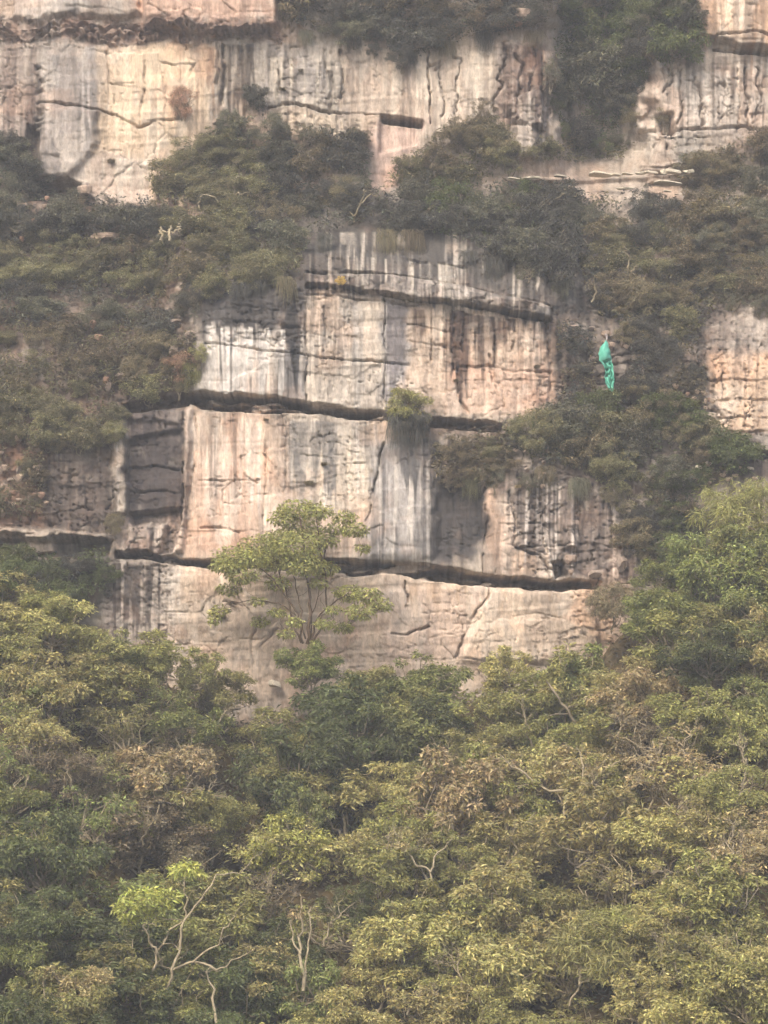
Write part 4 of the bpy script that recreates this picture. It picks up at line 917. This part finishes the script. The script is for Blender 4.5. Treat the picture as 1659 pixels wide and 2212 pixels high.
LONE = 'lone tree before the peach base wall'
traced_tree('lone_tree', 'lone open-crowned tree with many thin stems before the peach base wall', 'tree', -1.5, (664, 1392), [
    ([(664, 1392), (668, 1340), (668, 1290), (664, 1240), (655, 1190), (648, 1120)], .085, .03), ([(655, 1390), (648, 1340), (628, 1300), (600, 1262), (556, 1225)], .05, .02),
    ([(650, 1388), (632, 1345), (622, 1290), (606, 1240), (590, 1200)], .045, .02), ([(670, 1388), (682, 1350), (700, 1316), (745, 1290), (790, 1285)], .045, .02),
    ([(672, 1390), (690, 1345), (705, 1300), (702, 1240), (690, 1180), (682, 1110)], .05, .02), ([(690, 1230), (706, 1180), (740, 1140), (770, 1140)], .03, .012),
    ([(640, 1330), (600, 1305), (556, 1296), (500, 1300), (470, 1325)], .03, .01), ([(660, 1380), (650, 1320), (640, 1270), (630, 1220)], .04, .02), ([(676, 1385), (672, 1330), (690, 1270)], .035, .015)],
    [(642, 1106, 39), (612, 1122, 30), (684, 1108, 30), (652, 1148, 41), (640, 1186, 57), (604, 1168, 34), (556, 1184, 39), (502, 1208, 39), (586, 1214, 46), (655, 1226, 43), (486, 1226, 30), (524, 1246, 34), (698, 1232, 30), (496, 1276, 25), (474, 1322, 21), (462, 1342, 13), (744, 1122, 25), (768, 1148, 27), (782, 1186, 15), (722, 1146, 21), (706, 1170, 25), (752, 1284, 30), (792, 1290, 30), (824, 1310, 21), (778, 1326, 30), (722, 1318, 16), (600, 1262, 25), (556, 1300, 14), (688, 1262, 18), (540, 1212, 32), (600, 1325, 18), (700, 1350, 20), (636, 1345, 16), (560, 1345, 18), (742, 1358, 20), (620, 1372, 18)],
    'olive', M_BARK_DARK, .17, .075, 330, 11)
LANDMARK.append((655, 1240, 'lone open-crowned tree'))
traced_tree('forked_tree', 'pale tree with bare forked trunks and small yellow-green crowns', 'tree', -17.0, (325, 2330), [
    ([(320, 2330), (325, 2212), (345, 2165), (360, 2139), (375, 2094), (387, 2034), (395, 1989), (435, 1944), (467, 1889)], .075, .03, -.4), ([(285, 2330), (295, 2204), (320, 2119), (340, 2059), (370, 2009), (395, 1989)], .06, .03, .2),
    ([(340, 2059), (325, 2030), (308, 2000)], .05, .025, -.3), ([(375, 2094), (420, 2074), (470, 2039), (495, 2000), (510, 1969)], .045, .015, -.8), ([(420, 2078), (465, 2094), (500, 2079), (550, 2050)], .045, .015, -.6),
    ([(272, 2330), (277, 2209), (282, 2134), (285, 2084), (287, 2029)], .05, .02, .2), ([(400, 1985), (402, 1950), (398, 1915)], .04, .015, -.2), ([(467, 1889), (520, 1884), (565, 1844)], .03, .012, .4), ([(480, 2330), (467, 2204), (460, 2134), (445, 2099)], .06, .035, .6), ([(375, 2094), (345, 2075)], .03, .01, -.3)],
    [(300, 1948, 38), (275, 1965, 28), (330, 1935, 24), (280, 1990, 18), (404, 1876, 26), (425, 1888, 18), (385, 1886, 18), (368, 1940, 22), (352, 1960, 16), (315, 1975, 16)], 'yellow_green', M_BARK_PALE, .20, .08, 190, 12, dy=.5)
LANDMARK.append((370, 2060, 'pale forked trunks'))
def snag(label, y, limbs, masses=(), hue='straw', seed=1, bark=None, name='bare_tree', **kw):
    traced_tree(name, label, 'tree', y, limbs[0][0][0], limbs, masses, hue, bark or M_BARK_PALE, seed=seed, **kw)
snag('pale twin stems rising between the yellow-green crown and the bottom bush', -15.5, [([(655, 2140), (650, 2060), (648, 2010), (652, 1958)], .07, .03), ([(650, 2060), (632, 2030), (625, 1990)], .04, .02), ([(655, 2140), (668, 2050), (668, 1990), (672, 1960)], .04, .02)], [(640, 1975, 14)], seed=21)
snag('pale bare limb slanting over the pale twiggy wood at the centre right', -8.5, [([(1254, 1800), (1258, 1706), (1189, 1706), (1150, 1685), (1109, 1655), (1080, 1630)], .07, .02), ([(1258, 1720), (1290, 1680), (1330, 1650), (1370, 1640)], .05, .015), ([(1220, 1770), (1215, 1730), (1200, 1708)], .04, .02), ([(1258, 1706), (1262, 1660), (1250, 1620)], .04, .015)], [(1110, 1650, 12), (1360, 1642, 14)], seed=22)
snag('long pale leaning trunk at the right beside the leafless crown', -11.5, [([(1530, 1960), (1505, 1880), (1494, 1849), (1475, 1780), (1462, 1740), (1429, 1659), (1410, 1600)], .09, .03), ([(1475, 1780), (1500, 1740), (1530, 1720)], .04, .015), ([(1450, 1710), (1420, 1690), (1390, 1688)], .04, .015), ([(1440, 1690), (1465, 1640), (1480, 1600)], .04, .015)], [(1520, 1722, 14)], seed=23)
snag('brown forked limb among the yellowish crowns below the right end of the base wall', -4.6, [([(1275, 1660), (1265, 1600), (1235, 1545), (1205, 1505), (1180, 1470)], .09, .03), ([(1265, 1600), (1275, 1555), (1290, 1520), (1320, 1490)], .05, .02), ([(1235, 1545), (1210, 1540), (1185, 1548)], .04, .015)], [(1190, 1490, 16), (1310, 1500, 18)], 'pale_olive', 24, M_BARK_GREY)
snag('thin brown trunks standing in the rusty patch of the right wood', -6.0, [([(1415, 1680), (1410, 1620), (1412, 1560), (1405, 1530)], .05, .02), ([(1415, 1680), (1455, 1672), (1472, 1630), (1480, 1580)], .05, .02), ([(1415, 1680), (1490, 1660), (1516, 1590), (1530, 1560)], .04, .02), ([(1412, 1600), (1440, 1570), (1460, 1560)], .03, .012)], [(1440, 1540, 22), (1500, 1560, 18)], 'brown_olive', 25, M_BARK_DARK)
snag('pale curving twigs in the straw wood left of the wide pale crown', -11.5, [([(940, 1960), (929, 1884), (900, 1865), (869, 1829), (850, 1790)], .06, .015), ([(929, 1884), (945, 1840), (980, 1810)], .04, .012), ([(940, 1960), (860, 1960), (840, 1920), (820, 1870)], .05, .015)], [(870, 1830, 12)], seed=26)
snag('white forked snag in the left wood above the beige crown', -8.0, [([(172, 1720), (168, 1690), (150, 1665), (140, 1640)], .05, .015), ([(168, 1690), (185, 1660), (190, 1640)], .04, .012), ([(150, 1665), (130, 1660)], .03, .01)], [(150, 1650, 12)], seed=27)
snag('pale bare twig reaching out from the right edge low in the wood', -13.5, [([(1700, 1960), (1659, 1965), (1630, 1985), (1600, 2000)], .06, .02), ([(1640, 1980), (1620, 1960)], .03, .01)], [(1610, 1995, 12)], seed=28)
snag('grey dead snag on the shaded bench above the hanging cloth', depth_at(1360, 590) - 1.3, [([(1361, 612), (1362, 590), (1360, 572), (1352, 548), (1346, 528)], .05, .025), ([(1362, 586), (1372, 580), (1378, 572)], .03, .012), ([(1362, 592), (1372, 594)], .025, .012)], seed=29, bark=M_BARK_PALE, name='dead_snag', twigs=0)
snag('short grey dead stem just right of the middle wall lip', depth_at(1282, 640) - 1.0, [([(1278, 652), (1286, 632), (1284, 612), (1282, 600)], .045, .02), ([(1282, 640), (1276, 636)], .02, .01)], seed=30, name='dead_snag', twigs=0)
snag('pale bowed branch arching through the dark shrubs on the bench', depth_at(1220, 440) - 1.5, [([(1186, 440), (1196, 428), (1212, 420), (1228, 418), (1244, 426), (1258, 434)], .045, .02), ([(1240, 424), (1252, 416)], .02, .01)], seed=31, name='dead_branch', twigs=0)
snag('three pale dead stalks standing on the left bench', depth_at(366, 505) - 2.4, [([(347, 520), (348, 503), (346, 490)], .07, .05, 0), ([(366, 520), (367, 503), (368, 486)], .07, .05, 0), ([(386, 502), (387, 492), (388, 482)], .07, .05, 0), ([(342, 506), (358, 500), (372, 502), (387, 497)], .045, .035, 0)], seed=32, name='dead_stalks', twigs=0)
snag('thin pale bent twig arched on the ledge below the smooth peach wall', depth_at(440, 430) - 1.5, [([(430, 452), (432, 432), (440, 422), (455, 424), (472, 438)], .035, .018)], seed=33, name='dead_branch', twigs=1)
snag('small angled pale twig at the middle of the ledge below the peach wall', depth_at(505, 410) - 1.5, [([(505, 420), (502, 400), (508, 388)], .04, .02), ([(505, 420), (520, 418), (534, 416)], .035, .015)], seed=35, name='dead_branch', twigs=1)
snag('crooked pale limb on the ledge left of the square notch', depth_at(775, 440) - 1.6, [([(765, 480), (772, 450), (786, 425), (790, 410)], .045, .02), ([(776, 440), (800, 420), (815, 424)], .03, .012), ([(768, 465), (750, 450)], .025, .01)], seed=34, name='dead_branch', twigs=1)

# pale leafless twig trees standing among the crowns
def twig_tree(vx, vy, size, lean, seed):
    rng = np.random.default_rng(seed); y = wood_depth(vy, vx) - .9; u = metres(1, y); P_ = []
    o = np.array([float(q) for q in place(vx, vy + size * .75, y)])
    e = bpy.data.objects.new('bare_tree', None); COL.objects.link(e); e.location = o; tag(e, None, 'tree', 'leafless twig trees'); AUTO.append((e, vx, vy, 'straw', 'bare', 'tree'))
    def grow(p, d, L, r, lev):
        q = p + d * L; P_.append(limb(p, q, r, r * .55, rng, 5, .07))
        if lev == 0: return
        for _ in range(rng.integers(2, 4)):
            nd = d + rng.normal(size=3) * np.array([.6, .5, .42]); nd[2] += .08; nd /= np.linalg.norm(nd)
            grow(p + d * L * rng.uniform(.55, 1.0), nd, L * rng.uniform(.5, .78), r * .58, lev - 1)
    d = np.array([lean, rng.uniform(-.3, .1), 1.0]); d /= np.linalg.norm(d)
    grow(np.zeros(3), d, size * u * .8, .045, 4)
    tv, tq = tubes(P_, 4); link('trunk', new_mesh('trunk', tv, tq), M_BARK_PALE, e)
STYLE_WORD['bare'] = 'leafless'
for k, a in enumerate([(1150, 1560, 70, -.3), (1330, 1560, 80, .2), (1480, 1600, 80, -.1), (1120, 1720, 80, -.5), (1280, 1700, 80, .1), (1400, 1700, 90, .4), (1600, 1640, 80, .2), (930, 1850, 80, -.6), (830, 1840, 70, .3), (1000, 2090, 70, -.2), (1480, 1900, 90, -.4), (1600, 1830, 80, -.3), (1230, 2120, 70, .5), (1440, 2060, 80, -.2), (700, 1990, 70, .3), (550, 1930, 80, .5), (310, 1780, 60, .2), (160, 1660, 60, -.2), (950, 1640, 60, .3), (480, 1560, 50, -.2), (1540, 2080, 70, .2), (880, 2140, 70, .4), (430, 1720, 60, .3), (60, 1640, 60, .3)]):
    twig_tree(*a, 600 + k)

# --- labels of the crowding plants, from what they stand beside
LANDMARK += [(240, 60, 'dark recess under the top slab'), (150, 250, 'grey rounded upper wall'), (290, 200, 'smooth peach upper wall'), (640, 170, 'grey streaked upper wall'), (868, 285, 'square pink notch'), (1010, 190, 'fluted tan upper wall'),
 (1130, 230, 'cracked brown columns'), (1580, 50, 'peach block in the top corner'), (1530, 210, 'pale blocky upper wall'), (1290, 380, 'row of pale ledge stones'), (735, 607, 'small yellow tuft'), (940, 560, 'black-stained lip'), (550, 700, 'black and white wall'),
 (1310, 790, 'hanging green cloth'), (1590, 850, 'cracked peach wall'), (620, 870, 'deep dark slot'), (330, 1000, 'dark grey blocks'), (170, 1040, 'dark brown wall'), (120, 1150, 'thin pale ledge'), (880, 1080, 'blue-grey streaked wall'), (985, 1130, 'dark hollow'), (1250, 1130, 'grey dripping wall'), (360, 500, 'three pale dead stalks'), (1355, 570, 'grey dead snag'), (400, 218, 'dry rusty bush'), (760, 1330, 'peach base wall'), (300, 1290, 'spotted grey base wall')]
def short(l):
    w = l.split()
    stop = ('at', 'under', 'standing', 'just', 'touching', 'below', 'in', 'right', 'left', 'before', 'hiding', 'on', 'near', 'above', 'beside', 'behind', 'peeking', 'to')
    k = next((i for i, t in enumerate(w) if t in stop and i > 1), len(w)); return ' '.join(w[:min(k, 7)])
def beside(vx, vy, lm):
    dx, dy = vx - lm[0], vy - lm[1]
    d = ('right of' if dx > 0 else 'left of') if abs(dx) > 1.6 * abs(dy) else ('below' if dy > 0 else 'above') if abs(dy) > 1.6 * abs(dx) else ('below and ' if dy > 0 else 'above and ') + ('right of' if dx > 0 else 'left of')
    return d + ' the ' + short(lm[2])
made = {}
for it in AUTO:
    e, vx, vy, hue, style, kind = it
    near = sorted(LANDMARK, key=lambda q: math.hypot(q[0] - vx, q[1] - vy))
    made.setdefault(f"{HUE_WORD[hue]} {STYLE_WORD[style]} {kind} {beside(vx, vy, near[0])}", []).append(it)
ORD = {2: ['upper', 'lower'], 3: ['topmost', 'middle', 'lowest'], 4: ['topmost', 'second', 'third', 'lowest']}
for lab, its in made.items():
    if len(its) == 1: its[0][0]['label'] = lab; continue
    its.sort(key=lambda q: q[2]); n_ = len(its)
    for k, it in enumerate(its):
        o_ = ORD[n_][k] if n_ in ORD else ['first', 'second', 'third', 'fourth', 'fifth', 'sixth', 'seventh', 'eighth', 'ninth', 'tenth'][min(k, 9)] + ' from top'
        it[0]['label'] = ' '.join((o_ + ' ' + lab).split()[:16])

# --- low growth on the benches and on the floor of the wood
def undergrowth():
    rng = np.random.default_rng(77); VV = []; TT = []
    hue_rgb = {'olive': (142, 134, 84), 'pale_olive': (170, 158, 108), 'straw': (174, 156, 114), 'deep': (98, 104, 64), 'grey_green': (112, 112, 92), 'dark_grey': (92, 92, 82), 'brown_olive': (119, 108, 82), 'red_brown': (150, 112, 84), 'ledge_olive': (122, 117, 84), 'fresh': (128, 133, 78)}
    for pts, hues in VEG:
        p = np.array(pts, float); x0, y0 = p.min(0); x1, y1 = p.max(0); n = int((x1 - x0) * (y1 - y0) / 9)
        px = rng.uniform(x0, x1, n); py = rng.uniform(y0, y1, n); ins = np.zeros(n, bool)
        for i in range(len(p)):
            ax, ay = p[i]; bx, by = p[(i + 1) % len(p)]; c = ((ay > py) != (by > py)); ins ^= c & (px < (bx - ax) * (py - ay) / (by - ay + 1e-12) + ax)
        ins &= fbm(px, py, 40, 30, 701, 3) > .42
        px, py = px[ins], py[ins]; n = len(px)
        if n == 0: continue
        i = np.clip(np.searchsorted(gx, px), 0, NX - 1); j = np.clip(np.searchsorted(gy, py), 0, NY - 1)
        lift = rng.uniform(0, .8, n) * (fbm(px, py, 24, 20, 702, 2) * 1.6)
        pos = np.stack([PX[j, i], PY[j, i] - lift, PZ[j, i] + lift * .3], 1)
        out = np.tile([0, -.8, .6], (n, 1)) + rng.normal(size=(n, 3)) * .5
        V, Q, T = leaves(pos, out / np.linalg.norm(out, axis=1)[:, None], .19, .07, rng)
        pal = np.array([lin(hue_rgb[q]) * .72 for q in hues]); hi = (fbm(px, py, 50, 40, 703, 3) * 2.2 * len(hues)).astype(int) % len(hues)
        VV.append(V); TT.append(T * np.repeat(pal[hi], 4, 0))
    V = np.concatenate(VV); o = link('undergrowth', new_mesh('undergrowth', V, np.arange(len(V)).reshape(-1, 4), np.concatenate(TT), smooth=False), LEAF['mixed'])
    tag(o, 'low leafy undergrowth matting the benches of the cliff', 'undergrowth', kind='stuff')
    n = 46000; x = rng.uniform(-19, 19, n); y = rng.uniform(-24, 1, n); z = ground_z(x, y) + rng.uniform(0, 1.1, n) * (fbm(x, y, 2.2, 2.2, 711, 2) * 1.5)
    out = rvec(rng, n); out[:, 2] = abs(out[:, 2]) + .3; out[:, 1] -= .4; out /= np.linalg.norm(out, axis=1)[:, None]
    V, Q, T = leaves(np.stack([x, y, z], 1), out, .26, .10, rng)
    pal = np.array([lin(hue_rgb[q]) * .72 for q in ('olive', 'brown_olive', 'deep', 'olive')]); hi = (fbm(x, y, 3, 3, 713, 2) * 8).astype(int) % 4
    o = link('forest_floor_plants', new_mesh('forest_floor_plants', V, Q, T * np.repeat(pal[hi], 4, 0), smooth=False), LEAF['mixed'])
    tag(o, 'low leafy growth covering the floor of the wood', 'undergrowth', kind='stuff')
undergrowth()

# --- loose stones: rocks showing through the plants, and the row of pale ledge stones
def stone_mesh(seed, box=.5):
    rng = np.random.default_rng(seed); n = 7
    V = []; 
    u, v = np.meshgrid(np.linspace(0, 2 * np.pi, 12, endpoint=False), np.linspace(.12, np.pi - .12, n))
    d = np.stack([np.sin(v) * np.cos(u), np.sin(v) * np.sin(u), np.cos(v)], -1).reshape(-1, 3)
    cube = d / np.abs(d).max(1)[:, None]
    p = d * (1 - box) + cube * box
    for _ in range(9):
        a = rvec(rng, 1)[0]; lim = rng.uniform(.45, .8); t = p @ a; p -= np.outer(np.maximum(t - lim, 0), a)
    p += rng.normal(size=p.shape) * .035
    Q = [(r * 12 + k, r * 12 + (k + 1) % 12, (r + 1) * 12 + (k + 1) % 12, (r + 1) * 12 + k) for r in range(n - 1) for k in range(12)]
    top = len(p); p = np.concatenate([p, [p[:12].mean(0)], [p[-12:].mean(0)]])
    Q += [(top, (k + 1) % 12, k, k) for k in range(12)] + [(top + 1, (n - 1) * 12 + k, (n - 1) * 12 + (k + 1) % 12, (n - 1) * 12 + (k + 1) % 12) for k in range(12)]
    return p, Q
def stone_obj(seed, tint, box=.5):
    p, Q = stone_mesh(seed, box); me = bpy.data.meshes.new('stone'); me.from_pydata([tuple(q) for q in p], [], [tuple(dict.fromkeys(q)) for q in Q])
    at = me.color_attributes.new('col', 'FLOAT_COLOR', 'POINT'); c = np.ones((len(p), 4), np.float32); c[:, :3] = lin(tint) * ROCK_K; at.data.foreach_set('color', c.ravel())
    me.materials.append(M_ROCK); me.update(); return me
STONES = [stone_obj(k, t, b) for k, (t, b) in enumerate([((200, 176, 152), .8), ((184, 160, 140), .7), ((160, 142, 126), .8), ((226, 212, 188), .8), ((216, 204, 178), .9), ((176, 142, 120), .5)])]
def stone(vx, vy, w, hh, k, name='stone', out=.1, rot=0.0):
    y = depth_at(vx, vy) - out; o = bpy.data.objects.new(name, STONES[k]); COL.objects.link(o); o.parent = cliff
    o.location = [float(q) for q in place(vx, vy, y)]; o.scale = (metres(w / 2, y), metres((w + hh) / 4, y), metres(hh / 2, y)); o.rotation_euler = (rnd.uniform(-.2, .2), rot, rnd.uniform(-.4, .4) * (name != 'ledge_stone'))
for x0, x1, yy, hh in [(1100, 1122, 386, 5), (1126, 1162, 384, 6), (1201, 1224, 381, 5), (1279, 1323, 378, 9), (1325, 1342, 378, 6), (1346, 1366, 376, 5), (1369, 1393, 374, 6), (1395, 1420, 372, 8), (1424, 1440, 371, 14), (1442, 1470, 370, 12), (1420, 1470, 396, 7), (1326, 1363, 407, 5), (1436, 1450, 413, 5), (1472, 1496, 370, 9)]:
    stone((x0 + x1) / 2, yy, (x1 - x0) * 1.4, hh * 1.2, rnd.choice((3, 4)), 'ledge_stone', 1.7)
for _ in range(12): stone(rnd.uniform(190, 420), rnd.uniform(690, 840), rnd.uniform(10, 30), rnd.uniform(10, 30), rnd.choice((2, 5)), 'stone', .4)
for _ in range(18): stone(rnd.uniform(0, 110), rnd.uniform(930, 1120), rnd.uniform(10, 26), rnd.uniform(10, 26), rnd.choice((0, 1, 2, 5)), 'stone', .3)
for _ in range(16): stone(rnd.uniform(1240, 1370), rnd.uniform(680, 780), rnd.uniform(10, 26), rnd.uniform(8, 20), rnd.choice((0, 1, 2)), 'stone', .2)
for _ in range(18): stone(rnd.uniform(1420, 1540), rnd.uniform(820, 940), rnd.uniform(8, 20), rnd.uniform(8, 20), rnd.choice((0, 1, 5)), 'stone', .4)
for _ in range(14): stone(rnd.uniform(1040, 1200), rnd.uniform(970, 1060), rnd.uniform(8, 18), rnd.uniform(8, 16), rnd.choice((0, 1, 2)), 'stone', .3)
for _ in range(26): stone(rnd.uniform(0, 330), rnd.uniform(430, 560), rnd.uniform(8, 24), rnd.uniform(8, 18), rnd.choice((1, 2, 5)), 'stone', .4)
for _ in range(14): stone(rnd.uniform(1480, 1640), rnd.uniform(1000, 1050), rnd.uniform(8, 20), rnd.uniform(8, 14), rnd.choice((0, 1, 3)), 'stone', .4)
for a in [(1232, 1208, 28, 26, 1), (1233, 1236, 15, 15, 1), (182, 414, 44, 36, 1), (1290, 1238, 40, 20, 2), (1346, 1215, 26, 40, 2), (471, 262, 26, 18, 2), (790, 12, 40, 26, 2), (880, 25, 30, 22, 2), (1050, 30, 44, 34, 2), (1120, 34, 60, 40, 1), (1100, 58, 70, 16, 5), (595, 1478, 30, 24, 3), (260, 492, 60, 30, 2), (225, 515, 70, 26, 1), (315, 500, 20, 30, 0)]:
    stone(*a[:4], a[4], 'boulder', .35)

# --- the torn green cloth hanging from the broken wall
def hanging_cloth():
    S = 1 / 5.53 * .54; vx0, vy0 = 2300 * .54, 1300 * .54
    prof_ = np.array([(340, 675, 705), (380, 650, 716), (430, 612, 735), (520, 545, 762), (650, 520, 790), (780, 535, 815), (860, 596, 830), (920, 648, 836), (1000, 668, 846), (1150, 662, 862), (1280, 688, 868), (1400, 735, 858), (1490, 798, 850)], float)
    R, K = 64, 22; rng = np.random.default_rng(5)
    y0 = depth_at(1312, 790) - .75
    zy = np.linspace(340, 1490, R); L = np.interp(zy, prof_[:, 0], prof_[:, 1]); Rr = np.interp(zy, prof_[:, 0], prof_[:, 2])
    V = []
    for a in range(R):
        t = (zy[a] - 340) / 1150
        for b in range(K):
            u = b / (K - 1); zx = L[a] + (Rr[a] - L[a]) * u + 6 * math.sin(a * .7 + u * 5)
            low = float(sstep(.38, .5, t))
            bel = -.20 * math.sin(math.pi * u) * math.sin(math.pi * min(t / .48, 1)) * (1 - low)
            f = low * (.10 * math.sin(u * 11 + t * 9) + .05 * math.sin(u * 23 - t * 25)) + .015 * math.sin(u * 9 + t * 14)
            for (cy, cx, wy, wx, dd) in [(805, 715, 26, 70, .28), (860, 765, 30, 18, .25), (985, 718, 24, 50, .30), (1110, 722, 26, 46, .28), (1230, 830, 40, 18, .2)]:
                f += dd * math.exp(-((zy[a] - cy + (zx - cx) * .35) / wy) ** 2 - ((zx - cx) / wx) ** 2)
            q = place(vx0 + zx * S, vy0 + zy[a] * S, y0); V.append((float(q[0]), float(q[1]) + bel + f, float(q[2])))
    o0 = V[K // 2]; V = np.array(V) - np.array(o0)
    Q = [(a * K + b, (a + 1) * K + b, (a + 1) * K + b + 1, a * K + b + 1) for a in range(R - 1) for b in range(K - 1)]
    m = bpy.data.materials.new('sea_green_cloth'); n, l = nodes_of(m); b = n['Principled BSDF']; c = lin((116, 208, 180)) * .66
    b.inputs['Roughness'].default_value = .6; b.inputs['Specular IOR Level'].default_value = .25
    nz = n.new('ShaderNodeTexNoise'); nz.inputs['Scale'].default_value = 5; nz.inputs['Detail'].default_value = 5
    rp = n.new('ShaderNodeValToRGB'); rp.color_ramp.elements[0].position = .3; rp.color_ramp.elements[1].position = .7; rp.color_ramp.elements[0].color = (*(c * .8), 1); rp.color_ramp.elements[1].color = (*(c * 1.12), 1)
    tcx = n.new('ShaderNodeTexCoord'); l.new(tcx.outputs['Object'], nz.inputs['Vector']); l.new(nz.outputs[0], rp.inputs[0]); l.new(rp.outputs[0], b.inputs['Base Color'])
    root = bpy.data.objects.new('hanging_cloth', None); COL.objects.link(root); root.location = o0
    tag(root, 'torn sea-green cloth hanging from the broken dark wall', 'cloth')
    o = link('cloth', new_mesh('cloth', V, Q), m, root); md = o.modifiers.new('thickness', 'SOLIDIFY'); md.thickness = .012
    top = np.array([float(q) for q in place(vx0 + 695 * S, vy0 + 235 * S, y0 + .15)]) - np.array(o0)
    p = [top, top * .5 + np.array([.02, 0, 0]), np.array([0, 0, -.02])]
    tv, tq = tubes([(p, [.03, .035, .03]), ([top + [-.05, 0, .06], top, top + [.03, 0, -.06]], [.05, .07, .05])], 7)
    link('rope', new_mesh('rope', tv, tq), bark_material('pale_rope', (186, 172, 164)), root)
hanging_cloth()

# ------------------------------------------------------------------ hazy air of the valley
def haze_box():
    x0, x1, y0, y1, z0, z1 = -320, 320, -620, 60, -40, 75
    v = [(x, y, z) for x in (x0, x1) for y in (y0, y1) for z in (z0, z1)]
    q = [(0, 1, 3, 2), (4, 6, 7, 5), (0, 4, 5, 1), (2, 3, 7, 6), (0, 2, 6, 4), (1, 5, 7, 3)]
    m = bpy.data.materials.new('hazy_air'); n, l = nodes_of(m)
    n.remove(n['Principled BSDF']); pv = n.new('ShaderNodeVolumePrincipled')
    pv.inputs['Color'].default_value = (1.0, .98, .95, 1); pv.inputs['Density'].default_value = HAZE; pv.inputs['Anisotropy'].default_value = 0.2
    l.new(pv.outputs[0], n['Material Output'].inputs['Volume'])
    o = link('haze', new_mesh('haze', v, q, smooth=False), m); tag(o, 'thin warm haze filling the valley air', 'haze', kind='stuff')
HAZE = 0.0012
haze_box()
